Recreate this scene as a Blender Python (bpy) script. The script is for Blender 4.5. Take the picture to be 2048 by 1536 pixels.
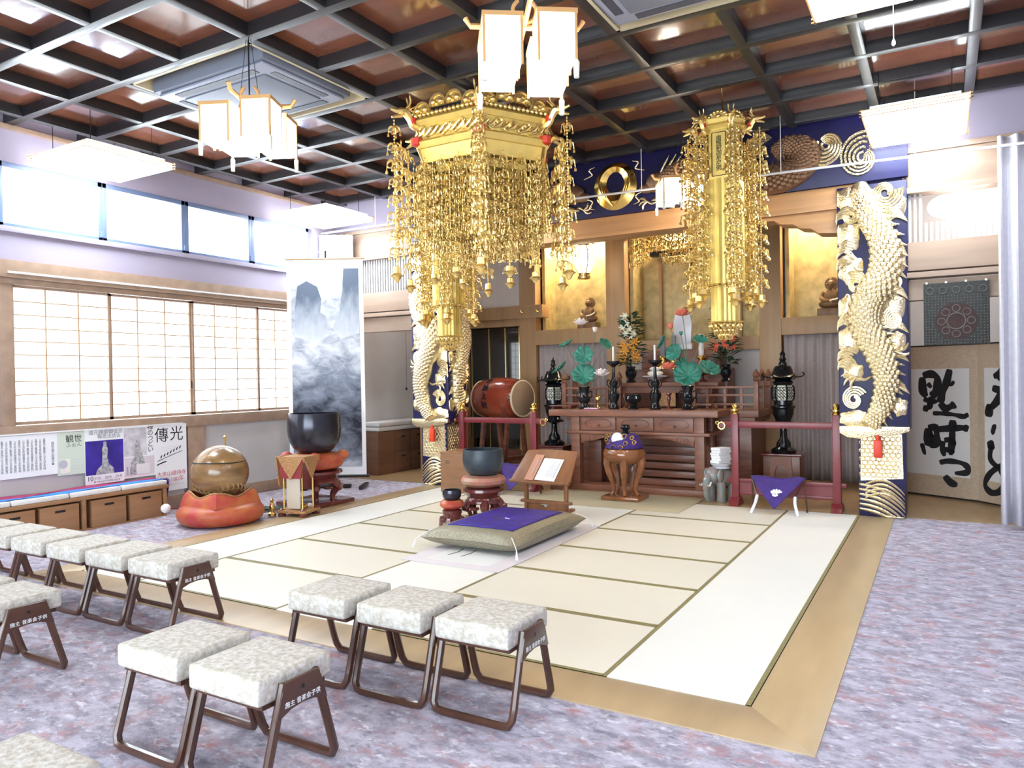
import bpy, bmesh, math, random
from mathutils import Vector, Matrix
random.seed(7)
PI=math.pi
for _o in list(bpy.data.objects): bpy.data.objects.remove(_o)
scn=bpy.context.scene; COL=scn.collection
# ------------------------------------------------------------------ camera
YAW,PITCH,ROLL,FPX=.527,-.0091,-.0168,1482.56
CAM=Vector((.8303,-3.7034,1.6336))
_cy,_sy,_cp,_sp=math.cos(YAW),math.sin(YAW),math.cos(PITCH),math.sin(PITCH)
FW=Vector((-_sy*_cp,_cy*_cp,_sp)); _R=Vector((_cy,_sy,0)); _U=_R.cross(FW)
RT=math.cos(ROLL)*_R+math.sin(ROLL)*_U; UP=-math.sin(ROLL)*_R+math.cos(ROLL)*_U
cd=bpy.data.cameras.new('camera'); cam=bpy.data.objects.new('camera',cd); COL.objects.link(cam)
cd.sensor_width=36; cd.lens=FPX*36/2048; cd.clip_start=.05; cd.clip_end=200
cam.matrix_world=Matrix(((RT.x,UP.x,-FW.x,CAM.x),(RT.y,UP.y,-FW.y,CAM.y),(RT.z,UP.z,-FW.z,CAM.z),(0,0,0,1)))
scn.camera=cam
def at(px,py,**k):
    """survey helper: the place on a known plane (x=, y= or z=) that the survey photo shows at px,py"""
    d=(px-1024)/FPX*RT-(py-768)/FPX*UP+FW
    (a,v),=k.items(); i='xyz'.index(a); return CAM+d*((v-CAM[i])/d[i])
# ------------------------------------------------------------------ world, exposure
wd=bpy.data.worlds.new('world'); scn.world=wd; wd.use_nodes=True
bg=wd.node_tree.nodes['Background']; bg.inputs[0].default_value=(.86,.93,1,1); bg.inputs[1].default_value=1.2
vs=scn.view_settings; vs.view_transform='Standard'; vs.look='None'; vs.gamma=1; vs.use_curve_mapping=False
vs.exposure=1.55
scn.cycles.use_denoising=True
scn.cycles.max_bounces=4; scn.cycles.diffuse_bounces=3; scn.cycles.glossy_bounces=2; scn.cycles.transmission_bounces=2; scn.cycles.volume_bounces=0
scn.cycles.use_adaptive_sampling=True; scn.cycles.adaptive_threshold=.1
scn.cycles.caustics_reflective=False; scn.cycles.caustics_refractive=False
scn.cycles.sample_clamp_indirect=6
# daylight: strength of the lit window panes / shoji paper, added fill shoji, lamps
E_WIN,E_SHOJI,E_FILL,E_FLUO,E_LAMP=6.5,1.3,4.6,7.6,4.5
# ------------------------------------------------------------------ materials
M={}
def _nt(name):
    m=bpy.data.materials.new(name); m.use_nodes=True; nt=m.node_tree
    return m,nt,nt.nodes['Principled BSDF']
def mat(name,col,rough=.5,metal=0,noise=0,scale=8,stretch=(1,1,1),bump=0,bscale=None,spec=.5,coat=0,emit=None,es=0,detail=4,col2=None,sub=0,trans=0):
    m,nt,b=_nt(name); N=nt.nodes; L=nt.links
    c=tuple(col)+(1,)
    b.inputs['Base Color'].default_value=c; b.inputs['Roughness'].default_value=rough; b.inputs['Metallic'].default_value=metal
    b.inputs['Specular IOR Level'].default_value=spec
    if coat: b.inputs['Coat Weight'].default_value=coat; b.inputs['Coat Roughness'].default_value=.08
    if emit: b.inputs['Emission Color'].default_value=tuple(emit)+(1,); b.inputs['Emission Strength'].default_value=es
    if trans: b.inputs['Transmission Weight'].default_value=trans
    if noise or bump:
        tc=N.new('ShaderNodeTexCoord'); mp=N.new('ShaderNodeMapping'); L.new(tc.outputs['Object'],mp.inputs[0]); mp.inputs['Scale'].default_value=stretch
        nz=N.new('ShaderNodeTexNoise'); nz.inputs['Scale'].default_value=scale; nz.inputs['Detail'].default_value=detail; L.new(mp.outputs[0],nz.inputs[0])
        if noise:
            r=N.new('ShaderNodeValToRGB'); L.new(nz.outputs[0],r.inputs[0])
            d=tuple(col2)+(1,) if col2 else tuple(x*(1-noise) for x in col)+(1,)
            e=c if col2 else tuple(min(1,x*(1+noise*.5)) for x in col)+(1,)
            r.color_ramp.elements[0].position=.32; r.color_ramp.elements[0].color=d
            r.color_ramp.elements[1].position=.68; r.color_ramp.elements[1].color=e
            L.new(r.outputs[0],b.inputs['Base Color'])
        if bump:
            bn=N.new('ShaderNodeBump'); bn.inputs['Strength'].default_value=bump; bn.inputs['Distance'].default_value=.02
            if bscale:
                n2=N.new('ShaderNodeTexNoise'); n2.inputs['Scale'].default_value=bscale; L.new(mp.outputs[0],n2.inputs[0]); L.new(n2.outputs[0],bn.inputs['Height'])
            else: L.new(nz.outputs[0],bn.inputs['Height'])
            L.new(bn.outputs[0],b.inputs['Normal'])
    M[name]=m; return m
def glow(name,col,s,base=(.9,.9,.9)):
    return mat(name,base,.6,emit=col,es=s)
# woods
mat('wood_light',(.56,.36,.2),.45,noise=.22,scale=3,stretch=(1,1,1),detail=8)
mat('wood_lintel',(.40,.275,.20),.42,noise=.15,scale=2.5,stretch=(.3,3,3))
mat('wood_beam',(.62,.33,.14),.38,noise=.18,scale=2,stretch=(.3,4,6))
mat('wood_post',(.47,.29,.14),.42,noise=.14,scale=2,stretch=(5,5,.3))
mat('wood_floor',(.44,.29,.15),.3,noise=.16,scale=2,stretch=(4,1,1))
mat('wood_border',(.50,.36,.205),.34,noise=.14,scale=3,stretch=(2,.4,1))
mat('wood_altar',(.20,.075,.045),.35,noise=.35,scale=4,stretch=(.6,3,5),detail=7)
mat('wood_altar2',(.25,.098,.055),.38,noise=.3,scale=4,stretch=(.6,3,5),detail=7)
mat('wood_desk',(.27,.11,.045),.38,noise=.2,scale=4,stretch=(4,1,1))
mat('wood_box',(.30,.15,.075),.45,noise=.2,scale=3,stretch=(1,1,4))
mat('wood_cab',(.38,.20,.095),.5,noise=.15,scale=3,stretch=(1,.4,4))
mat('wood_cab2',(.20,.10,.06),.5,noise=.15,scale=3,stretch=(1,.4,4))
mat('wood_rose',(.16,.035,.03),.22,noise=.3,scale=9,coat=.4)
mat('wood_inc',(.28,.10,.035),.2,noise=.35,scale=5,coat=.5)
mat('wood_fish',(.27,.15,.06),.26,noise=.4,scale=3,stretch=(1,1,4),coat=.3)
mat('red_lacquer',(.20,.024,.03),.3,noise=.15,scale=6)
mat('ceil_panel',(.20,.07,.038),.16,noise=.35,scale=1.2,stretch=(1,3,1),detail=6,coat=.6,bump=.05,bscale=3)
mat('ceil_beam',(.020,.018,.020),.42,noise=.2,scale=4,coat=.12)
mat('stool_wood',(.085,.035,.022),.28,noise=.25,scale=6,coat=.2)
# plaster, paper, cloth
mat('plaster',(.385,.345,.445),.8,noise=.04,scale=2)
mat('plaster_low',(.60,.575,.57),.8,noise=.05,scale=3)
mat('plaster_white',(.86,.83,.80),.8,noise=.04,scale=3)
mat('paper',(.88,.88,.90),.8); mat('paper_cream',(.88,.86,.72),.8)
mat('ink',(.012,.012,.016),.7); mat('ink_grey',(.22,.22,.25),.8); mat('ink_red',(.62,.12,.16),.8); mat('ink_faint',(.5,.5,.55),.8)
mat('screen_paper',(.82,.80,.80),.8); mat('screen_silk',(.62,.49,.36),.7,noise=.12,scale=30)
mat('curtain_white',(.72,.70,.76),.8,noise=.06,scale=20); mat('curtain_grey',(.50,.44,.44),.85,noise=.08,scale=20)
mat('purple_cloth',(.055,.022,.20),.7,noise=.3,scale=9); mat('purple_silk',(.035,.012,.32),.55,noise=.6,scale=14,detail=3)
mat('brocade',(.36,.33,.24),.42,metal=.35,noise=.4,scale=90,bump=.25,bscale=90)
mat('brocade_gold',(.52,.28,.12),.45,metal=.3,noise=.45,scale=60,bump=.2,bscale=60)
mat('cloth_maroon',(.28,.03,.04),.6); mat('cloth_white',(.85,.84,.84),.8); mat('cloth_cream',(.66,.58,.48),.8); mat('cloth_blue',(.06,.28,.85),.6); mat('cloth_red',(.42,.04,.14),.6)
mat('cushion_white',(.80,.79,.78),.85,noise=.06,scale=30,bump=.1,bscale=20)
mat('seat_fabric',(.68,.66,.62),.7,noise=.25,scale=42,bump=.35,bscale=42,detail=3,col2=(.46,.41,.33))
mat('red_cushion',(.48,.055,.05),.38,noise=.55,scale=6,col2=(.54,.17,.045),bump=.12,bscale=60)
mat('pink_cushion',(.50,.16,.12),.4,noise=.5,scale=8,col2=(.42,.30,.20))
mat('mat_white',(.80,.80,.78),.55); mat('mat_edge',(.72,.66,.68),.6)
mat('rug_straw',(.52,.45,.30),.6,noise=.1,scale=60,stretch=(1,6,1))
# metals
mat('gold',(1.0,.74,.29),.32,metal=.9,bump=.08,bscale=40)
mat('gold_smooth',(.90,.60,.17),.2,metal=1)
mat('gold_paint',(.95,.70,.20),.4,metal=.6,noise=.08,scale=10)
mat('gold_relief',(.92,.78,.50),.27,metal=.95,bump=.35,bscale=55)
mat('gold_dark',(.30,.17,.10),.42,metal=.55,bump=.4,bscale=60)
mat('brass',(.85,.62,.22),.22,metal=1)
mat('bronze',(.006,.009,.013),.2,coat=.2,spec=.5)
mat('bronze_grey',(.055,.07,.085),.42,metal=.4,noise=.25,scale=4)
mat('bell_black',(.05,.05,.065),.2,metal=.55,noise=.2,scale=3)
mat('silver',(.80,.80,.80),.3,metal=1)
mat('white_metal',(.85,.85,.86),.35); mat('black',(.01,.01,.012),.4); mat('dark_metal',(.05,.06,.10),.4)
mat('win_frame',(.16,.22,.38),.4)
mat('navy',(.014,.012,.075),.4,noise=.25,scale=5)
mat('red_tag',(.80,.06,.02),.4); mat('red_trim',(.72,.05,.02),.45)
mat('drum_body',(.36,.06,.03),.22,noise=.3,scale=3,coat=.5); mat('drum_skin',(.36,.24,.15),.6,noise=.1,scale=4); mat('drum_edge',(.74,.62,.44),.6)
mat('lotus_leaf',(.03,.22,.16),.45,noise=.4,scale=14); mat('lotus_white',(.88,.78,.78),.5); mat('lotus_pink',(.80,.20,.14),.5); mat('stem',(.12,.17,.10),.5)
mat('leaf_dark',(.012,.05,.018),.5,noise=.4,scale=10); mat('flower_orange',(.78,.36,.05),.5); mat('flower_white',(.85,.85,.70),.5)
mat('peach',(.75,.16,.10),.4); mat('candle',(.92,.90,.88),.5); mat('porcelain',(.72,.72,.78),.25); 
mat('elephant',(.22,.28,.27),.22,noise=.5,scale=12,col2=(.30,.22,.20),coat=.4); mat('tusk',(.8,.8,.75),.3)
mat('goldpaper',(.58,.46,.22),.45,metal=.2,noise=.3,scale=7,detail=8)
mat('glass_dark',(.012,.016,.018),.04,spec=.7,coat=.6)
mat('ac_grey',(.16,.18,.24),.45); mat('ac_light',(.30,.33,.42),.45); mat('ac_dark',(.05,.055,.08),.5); mat('ivory',(.55,.48,.32),.5)
mat('statue',(.20,.12,.065),.4,noise=.3,scale=10); mat('statue_gold',(.62,.36,.16),.35,metal=.5)
mat('banner_ground',(.035,.036,.033),.7,noise=.5,scale=40); mat('banner_red',(.045,.016,.014),.7,noise=.4,scale=25); mat('banner_dot',(.13,.12,.11),.7)
mat('lamp_wood',(.72,.40,.16),.45)
glow('win_light',(.84,.95,1),E_WIN); glow('shoji_light',(.86,.95,1),E_SHOJI,(.85,.85,.85))
glow('fill_shoji',(.80,.93,1),E_FILL,(.85,.85,.85)); glow('fluo',(.84,.94,1),E_FLUO); glow('lamp_paper',(1,.90,.72),E_LAMP); glow('lotus_lamp',(1,.80,.55),2.2); glow('oval_lamp',(.92,.97,1),1.7); glow('alcove_fill_glow',(.95,.97,1),15)  # includes the glow of the shoji and alcove lamps added as fill
glow('niche_light',(1,.86,.6),24)
# carpet: mottled lavender / rose / grey
def carpet():
    m,nt,b=_nt('carpet'); N=nt.nodes; L=nt.links
    tc=N.new('ShaderNodeTexCoord'); mp=N.new('ShaderNodeMapping'); L.new(tc.outputs['Object'],mp.inputs[0]); mp.inputs['Rotation'].default_value=(0,0,.5); mp.inputs['Scale'].default_value=(1,1.6,1)
    def nz(s,d,off):
        q=N.new('ShaderNodeMapping'); L.new(mp.outputs[0],q.inputs[0]); q.inputs['Location'].default_value=off
        n=N.new('ShaderNodeTexNoise'); n.inputs['Scale'].default_value=s; n.inputs['Detail'].default_value=d; n.inputs['Roughness'].default_value=.7; L.new(q.outputs[0],n.inputs[0]); return n
    def ramp(n,p0,p1):
        r=N.new('ShaderNodeMapRange'); r.inputs[1].default_value=p0; r.inputs[2].default_value=p1; L.new(n.outputs[0],r.inputs[0]); return r
    def mix(f,a,bb):
        x=N.new('ShaderNodeMix'); x.data_type='RGBA'; L.new(f.outputs[0],x.inputs[0])
        for s,v in((6,a),(7,bb)):
            if isinstance(v,tuple): x.inputs[s].default_value=v+(1,)
            else: L.new(v.outputs[2],x.inputs[s])
        return x
    x=mix(ramp(nz(7,6,(0,0,0)),.40,.60),(.34,.31,.38),(.56,.53,.63))
    x=mix(ramp(nz(5,5,(5,3,0)),.52,.70),x,(.47,.25,.25))
    x=mix(ramp(nz(10,5,(9,7,0)),.54,.68),x,(.24,.23,.29))
    x=mix(ramp(nz(12,5,(2,17,0)),.55,.68),x,(.74,.73,.80))
    L.new(x.outputs[2],b.inputs['Base Color']); b.inputs['Roughness'].default_value=.95; b.inputs['Specular IOR Level'].default_value=.1
    bn=N.new('ShaderNodeBump'); bn.inputs['Strength'].default_value=.35; bn.inputs['Distance'].default_value=.01; n=nz(160,2,(0,0,0)); L.new(n.outputs[0],bn.inputs['Height']); L.new(bn.outputs[0],b.inputs['Normal'])
    M['carpet']=m
carpet()
def tatami(name,rot,col):
    m,nt,b=_nt(name); N=nt.nodes; L=nt.links
    tc=N.new('ShaderNodeTexCoord'); mp=N.new('ShaderNodeMapping'); L.new(tc.outputs['Object'],mp.inputs[0]); mp.inputs['Rotation'].default_value=(0,0,rot)
    w=N.new('ShaderNodeTexWave'); w.inputs['Scale'].default_value=60; w.inputs['Distortion'].default_value=.6; L.new(mp.outputs[0],w.inputs[0])
    n=N.new('ShaderNodeTexNoise'); n.inputs['Scale'].default_value=2.2; L.new(mp.outputs[0],n.inputs[0])
    r=N.new('ShaderNodeValToRGB'); L.new(n.outputs[0],r.inputs[0]); r.color_ramp.elements[0].color=tuple(x*.94 for x in col)+(1,); r.color_ramp.elements[1].color=tuple(col)+(1,)
    L.new(r.outputs[0],b.inputs['Base Color']); b.inputs['Roughness'].default_value=.42
    bn=N.new('ShaderNodeBump'); bn.inputs['Strength'].default_value=.12; bn.inputs['Distance'].default_value=.003; L.new(w.outputs[0],bn.inputs['Height']); L.new(bn.outputs[0],b.inputs['Normal'])
    M[name]=m
tatami('tatami_x',0,(.83,.78,.66)); tatami('tatami_y_glare',PI/2,(.91,.90,.85)); mat('heri',(.26,.22,.09),.6,noise=.15,scale=60)  # strip mats near white: glare along their weave painted into the colour
# ink-wash landscape of the hanging scroll (painting: flat print)
def inkwash():
    m,nt,b=_nt('ink_wash'); N=nt.nodes; L=nt.links
    tc=N.new('ShaderNodeTexCoord'); sx=N.new('ShaderNodeSeparateXYZ'); L.new(tc.outputs['Generated'],sx.inputs[0])
    mp=N.new('ShaderNodeMapping'); L.new(tc.outputs['Generated'],mp.inputs[0]); mp.inputs['Scale'].default_value=(1.6,7,1)
    n1=N.new('ShaderNodeTexNoise'); n1.inputs['Scale'].default_value=2.2; n1.inputs['Detail'].default_value=8; n1.inputs['Roughness'].default_value=.62; n1.inputs['Distortion'].default_value=.5; L.new(mp.outputs[0],n1.inputs[0])
    def math_(op,a,bv):
        x=N.new('ShaderNodeMath'); x.operation=op
        for i,v in enumerate((a,bv)):
            if isinstance(v,(int,float)): x.inputs[i].default_value=v
            else: L.new(v,x.inputs[i])
        return x.outputs[0]
    cr=N.new('ShaderNodeValToRGB'); L.new(sx.outputs[1],cr.inputs[0]); e=cr.color_ramp.elements
    e[0].position=0; e[0].color=(.15,)*3+(1,); e[1].position=1; e[1].color=(.0,)*3+(1,)
    for p,v in((.06,.55),(.22,.85),(.36,.62),(.48,.35),(.58,.10),(.66,.14),(.75,.12)):
        q=e.new(p); q.color=(v,v,v,1)
    sh=math_('ADD',math_('MULTIPLY',n1.outputs[0],1.5),-.72)
    v=math_('ADD',cr.outputs[0],sh)
    r=N.new('ShaderNodeValToRGB'); L.new(v,r.inputs[0]); r.color_ramp.elements[0].position=.0; r.color_ramp.elements[0].color=(.72,.74,.80,1); r.color_ramp.elements[1].position=.95; r.color_ramp.elements[1].color=(.018,.022,.04,1)
    q=r.color_ramp.elements.new(.42); q.color=(.24,.27,.34,1)
    L.new(r.outputs[0],b.inputs['Base Color']); b.inputs['Roughness'].default_value=.8
    M['ink_wash']=m
inkwash();  mat('booklet',(.62,.30,.19),.6); 
def inkpeak():
    m,nt,b=_nt('ink_peak'); N=nt.nodes; L=nt.links
    tc=N.new('ShaderNodeTexCoord'); sx=N.new('ShaderNodeSeparateXYZ'); L.new(tc.outputs['Generated'],sx.inputs[0])
    n=N.new('ShaderNodeTexNoise'); n.inputs['Scale'].default_value=5; n.inputs['Detail'].default_value=6; L.new(tc.outputs['Generated'],n.inputs[0])
    a=N.new('ShaderNodeMath'); a.operation='MULTIPLY_ADD'; L.new(n.outputs[0],a.inputs[0]); a.inputs[1].default_value=.5; L.new(sx.outputs[1],a.inputs[2])
    r=N.new('ShaderNodeValToRGB'); L.new(a.outputs[0],r.inputs[0]); e=r.color_ramp.elements
    e[0].position=.25; e[0].color=(.66,.68,.74,1); e[1].position=1.1; e[1].color=(.13,.16,.22,1); q=e.new(.7); q.color=(.36,.40,.47,1)
    L.new(r.outputs[0],b.inputs['Base Color']); b.inputs['Roughness'].default_value=.8; M['ink_peak']=m
inkpeak()
# ------------------------------------------------------------------ mesh builder
class MB:
    def __init__(s): s.v=[]; s.f=[]; s.m=Matrix.Identity(4)
    def add(s,vs,fs):
        o=len(s.v); m=s.m; s.v+=[tuple(m@Vector(v)) for v in vs]; s.f+=[tuple(i+o for i in f) for f in fs]; return s
    def box(s,x0,x1,y0,y1,z0,z1):
        return s.add([(x0,y0,z0),(x1,y0,z0),(x1,y1,z0),(x0,y1,z0),(x0,y0,z1),(x1,y0,z1),(x1,y1,z1),(x0,y1,z1)],
          [(0,3,2,1),(4,5,6,7),(0,1,5,4),(1,2,6,5),(2,3,7,6),(3,0,4,7)])
    def cbox(s,c,d): return s.box(c[0]-d[0]/2,c[0]+d[0]/2,c[1]-d[1]/2,c[1]+d[1]/2,c[2]-d[2]/2,c[2]+d[2]/2)
    def bar(s,a,b,w,h=None):
        """square bar from a to b"""
        a=Vector(a); b=Vector(b); d=(b-a); l=d.length; d.normalize(); h=h or w
        u=Vector((0,0,1)) if abs(d.z)<.9 else Vector((0,1,0)); r=d.cross(u).normalized(); u=r.cross(d)
        vs=[]
        for p in(a,b):
            for i,j in((-1,-1),(1,-1),(1,1),(-1,1)): vs.append(p+r*i*w/2+u*j*h/2)
        return s.add(vs,[(0,3,2,1),(4,5,6,7),(0,1,5,4),(1,2,6,5),(2,3,7,6),(3,0,4,7)])
    def lathe(s,prof,c=(0,0,0),n=20,axis='z',cap=True,a0=0,flat=(1,1)):
        vs=[];fs=[];k=len(prof)
        for i in range(n):
            a=a0+2*PI*i/n; ca,sa=math.cos(a)*flat[0],math.sin(a)*flat[1]
            for r,z in prof:
                p=(r*ca,r*sa,z) if axis=='z' else (z,r*ca,r*sa) if axis=='x' else (r*ca,z,r*sa)
                vs.append((p[0]+c[0],p[1]+c[1],p[2]+c[2]))
        for i in range(n):
            j=(i+1)%n
            for q in range(k-1):
                f=(i*k+q,j*k+q,j*k+q+1,i*k+q+1); fs.append(f if axis!='y' else f[::-1])
        if cap:
            if prof[0][0]>1e-5: fs.append(tuple(i*k for i in range(n))[::-1])
            if prof[-1][0]>1e-5: fs.append(tuple(i*k+k-1 for i in range(n)))
        return s.add(vs,fs)
    def tube(s,path,r,n=6,closed=False,flat=1,cap=True,up=(0,0,1)):
        P=[Vector(p) for p in path]; k=len(P); vs=[];fs=[]
        rs=r if isinstance(r,(list,tuple)) else [r]*k; last=None
        for i,p in enumerate(P):
            a=P[(i-1)%k] if (closed or i>0) else p; b=P[(i+1)%k] if (closed or i<k-1) else p
            d=(b-a)
            d=d.normalized() if d.length>1e-9 else Vector((0,0,1))
            if last is None:
                u=Vector(up)
                if abs(d.dot(u))>.95: u=Vector((1,0,0)) if abs(d.x)<.9 else Vector((0,1,0))
                x=d.cross(u).normalized()
            else:
                x=(last-d*last.dot(d)); x=x.normalized() if x.length>1e-6 else d.orthogonal().normalized()
            last=x; y=d.cross(x)
            for j in range(n):
                t=2*PI*j/n; vs.append(p+x*math.cos(t)*rs[i]+y*math.sin(t)*rs[i]*flat)
        m=k if closed else k-1
        for i in range(m):
            i2=(i+1)%k
            for j in range(n):
                j2=(j+1)%n; fs.append((i*n+j,i*n+j2,i2*n+j2,i2*n+j))
        if cap and not closed: fs.append(tuple(range(n))[::-1]); fs.append(tuple((k-1)*n+j for j in range(n)))
        return s.add(vs,fs)
    def sphere(s,c,r,n=12,m=8,sc=(1,1,1)):
        pr=[(math.sin(PI*i/m)*r if 0<i<m else 0,-math.cos(PI*i/m)*r) for i in range(m+1)]
        vs=[];fs=[]
        vs.append((c[0],c[1],c[2]-r*sc[2]))
        for i in range(1,m):
            for j in range(n):
                a=2*PI*j/n; vs.append((c[0]+pr[i][0]*math.cos(a)*sc[0],c[1]+pr[i][0]*math.sin(a)*sc[1],c[2]+pr[i][1]*sc[2]))
        vs.append((c[0],c[1],c[2]+r*sc[2])); t=len(vs)-1
        for j in range(n):
            j2=(j+1)%n; fs.append((0,1+j2,1+j)); fs.append((t,t-n+j,t-n+j2))
            for i in range(m-2): a=1+i*n; fs.append((a+j,a+j2,a+n+j2,a+n+j))
        return s.add(vs,fs)
    def torus(s,c,R,r,n=16,m=6,axis='z',flat=1):
        pa=[]
        for i in range(n):
            a=2*PI*i/n; x,y=R*math.cos(a),R*math.sin(a)
            pa.append((c[0]+x,c[1]+y,c[2]) if axis=='z' else (c[0],c[1]+x,c[2]+y) if axis=='x' else (c[0]+x,c[1],c[2]+y))
        return s.tube(pa,r,m,True,flat,up=(0,0,1) if axis=='z' else (1,0,0) if axis=='x' else (0,1,0))
    def prism(s,poly,d0,d1,axis='y'):
        """polygon extruded; axis y: poly is (x,z); axis x: (y,z); axis z: (x,y)"""
        k=len(poly); mk=(lambda a,b,d:(a,d,b)) if axis=='y' else (lambda a,b,d:(d,a,b)) if axis=='x' else (lambda a,b,d:(a,b,d))
        vs=[mk(a,b,d0) for a,b in poly]+[mk(a,b,d1) for a,b in poly]
        fs=[tuple(range(k)),tuple(range(2*k-1,k-1,-1))]+[(i,i+k,(i+1)%k+k,(i+1)%k) for i in range(k)]
        return s.add(vs,fs)
    def grid(s,fn,nu,nv,close_u=False):
        vs=[fn(i/(nu if close_u else nu-1),j/(nv-1)) for i in range(nu) for j in range(nv)]; fs=[]
        for i in range(nu if close_u else nu-1):
            for j in range(nv-1):
                a=i*nv+j; b=((i+1)%nu)*nv+j; fs.append((a,b,b+1,a+1))
        return s.add(vs,fs)
    def build(s,name,m,parent=None,bevel=0,smooth=True,kind=None,loc=None,rotz=0,solid=0,seg=2,fix=True,label=None):
        me=bpy.data.meshes.new(name); me.from_pydata(s.v,[],s.f)
        if bevel or fix:
            b=bmesh.new(); b.from_mesh(me)
            if fix: bmesh.ops.recalc_face_normals(b,faces=b.faces)
            if bevel: bmesh.ops.bevel(b,geom=list(b.edges)+list(b.verts),offset=bevel,segments=seg,affect='EDGES',profile=.6)
            b.to_mesh(me); b.free()
        me.materials.append(M[m] if isinstance(m,str) else m)
        if smooth: me.shade_smooth(); me.set_sharp_from_angle(angle=math.radians(38))
        me.update()
        o=bpy.data.objects.new(name,me); COL.objects.link(o)
        if parent is not None: o.parent=parent
        if loc is not None: o.location=loc
        if rotz: o.rotation_euler.z=rotz
        if kind: o['kind']=kind
        if label: o['label']=label
        if solid:
            md=o.modifiers.new('thickness','SOLIDIFY'); md.thickness=solid; md.offset=0
        return o
def tag(o,label,cat,group=None):
    o['label']=label; o['category']=cat
    if group: o['group']=group
    return o
def thing(name,label,cat,loc=(0,0,0),rotz=0,group=None):
    o=bpy.data.objects.new(name,None); COL.objects.link(o); o.location=loc; o.rotation_euler=(0,0,rotz); o.empty_display_size=.1
    return tag(o,label,cat,group)
def struct(name,b,m,bevel=0,parent=None,**k):
    return b.build(name,m,parent,bevel=bevel,kind='structure' if parent is None else None,**k)
def sroot(name):
    o=bpy.data.objects.new(name,None); COL.objects.link(o); o['kind']='structure'; return o
def dup(root,loc,rotz=None,label=None,group=None):
    r=root.copy(); COL.objects.link(r); r.location=loc
    if rotz is not None: r.rotation_euler=(0,0,rotz)
    if label: r['label']=label
    if group: r['group']=group
    for ch in list(root.children):
        c=ch.copy(); COL.objects.link(c); c.parent=r
        for g in ch.children:
            d=g.copy(); COL.objects.link(d); d.parent=c
    return r
def inst(src,name,parent,loc=(0,0,0),rot=(0,0,0),scale=None):
    o=bpy.data.objects.new(name,src.data if hasattr(src,'data') else src); COL.objects.link(o); o.parent=parent; o.location=loc; o.rotation_euler=rot
    if scale: o.scale=scale
    return o
def text(body,size,m,parent,name,mw,ext=.0008,vertical=False,spacing=1.0):
    """lettering as a thin mesh; mw: 4x4 matrix in the parent's space (text lies in its local XY plane)"""
    cu=bpy.data.curves.new('tmp','FONT'); cu.body='\n'.join(body) if vertical else body; cu.size=size; cu.extrude=ext
    cu.align_x='CENTER'; cu.align_y='CENTER'; cu.resolution_u=2
    if vertical: cu.space_line=spacing*.86
    else: cu.space_character=spacing
    t=bpy.data.objects.new('tmp',cu); COL.objects.link(t); dg=bpy.context.evaluated_depsgraph_get()
    me=bpy.data.meshes.new_from_object(t.evaluated_get(dg)); bpy.data.objects.remove(t); bpy.data.curves.remove(cu)
    me.name=name; me.materials.clear(); me.materials.append(M[m]); o=bpy.data.objects.new(name,me); COL.objects.link(o)
    if parent: o.parent=parent
    o.matrix_local=mw; return o
def frame(o,x,y):
    """matrix with local X along x, local Y along y at origin o"""
    x=Vector(x).normalized(); y=Vector(y).normalized(); z=x.cross(y)
    return Matrix(((x.x,y.x,z.x,o[0]),(x.y,y.y,z.y,o[1]),(x.z,y.z,z.z,o[2]),(0,0,0,1)))
def smooth_path(pts,k=6,closed=False):
    P=[Vector(p) for p in pts]; n=len(P); out=[]
    for i in range(n if closed else n-1):
        p0=P[(i-1)%n] if closed or i>0 else P[i]; p1=P[i]; p2=P[(i+1)%n]; p3=P[(i+2)%n] if closed or i<n-2 else p2
        for j in range(k):
            t=j/k; out.append(.5*((2*p1)+(p2-p0)*t+(2*p0-5*p1+4*p2-p3)*t*t+(3*p1-p0-3*p2+p3)*t**3))
    if not closed: out.append(P[-1])
    return out
# ================================================================== room shell
XL,XR,YF,YA,YB,ZC=-7.92,2.35,-6.5,5.6,8.75,4.464
TC,TA,TB_=.7915,1.600,.945          # tatami widths
TX=[0,-TC,-TC-TA,-TC-TA-TB_,-TC-2*TA-TB_,-2*TC-2*TA-TB_]; TYE=5.51
struct('floor',MB().box(XL-.2,XR+.2,YF-.2,5.62,-.12,-.006),'carpet')
al=sroot('floor_altar')
for i,(a,b) in enumerate(((XL-.2,-6.06),(-6.06,TX[0]+.34),(TX[0]+.34,XR+.2))):
    MB().box(a,b,(5.62 if i!=1 else TYE),YB+.2,-.12,.0).build('floorboard',M['wood_floor'],al)
bd=sroot('floor_border')
L5=TX[5]-.002
MB().prism([(.002,-.002),(.345,-.355),(.345,5.62),(.002,5.62)],-.1,.001,'z').build('plank','wood_border',bd,bevel=.002)
MB().prism([(L5,-.002),(L5,5.62),(L5-.343,5.62),(L5-.343,-.355)],-.1,.001,'z').build('plank','wood_border',bd,bevel=.002)
MB().prism([(L5,-.002),(L5-.343,-.355),(.345,-.355),(.002,-.002)],-.1,.001,'z').build('plank','wood_border',bd,bevel=.002)
ft=sroot('floor_tatami')
def tatami_mat(x0,x1,y0,y1,m):
    g=.002; o=MB().box(x0+g,x1-g,y0+g,y1-g,-.05,.003).build('tatami_mat',m,ft)
    h=.026
    if m=='tatami_x':
        for a,b in((y0+g,y0+g+h),(y1-g-h,y1-g)): MB().box(x0+g,x1-g,a,b,-.04,.0042).build('cloth_edge','heri',o)
    else:
        for a,b in((x0+g,x0+g+h),(x1-g-h,x1-g)): MB().box(a,b,y0+g,y1-g,-.04,.0042).build('cloth_edge','heri',o)
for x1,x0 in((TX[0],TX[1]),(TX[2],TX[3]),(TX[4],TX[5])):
    tatami_mat(x0,x1,0,TYE,'tatami_y_glare')
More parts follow.
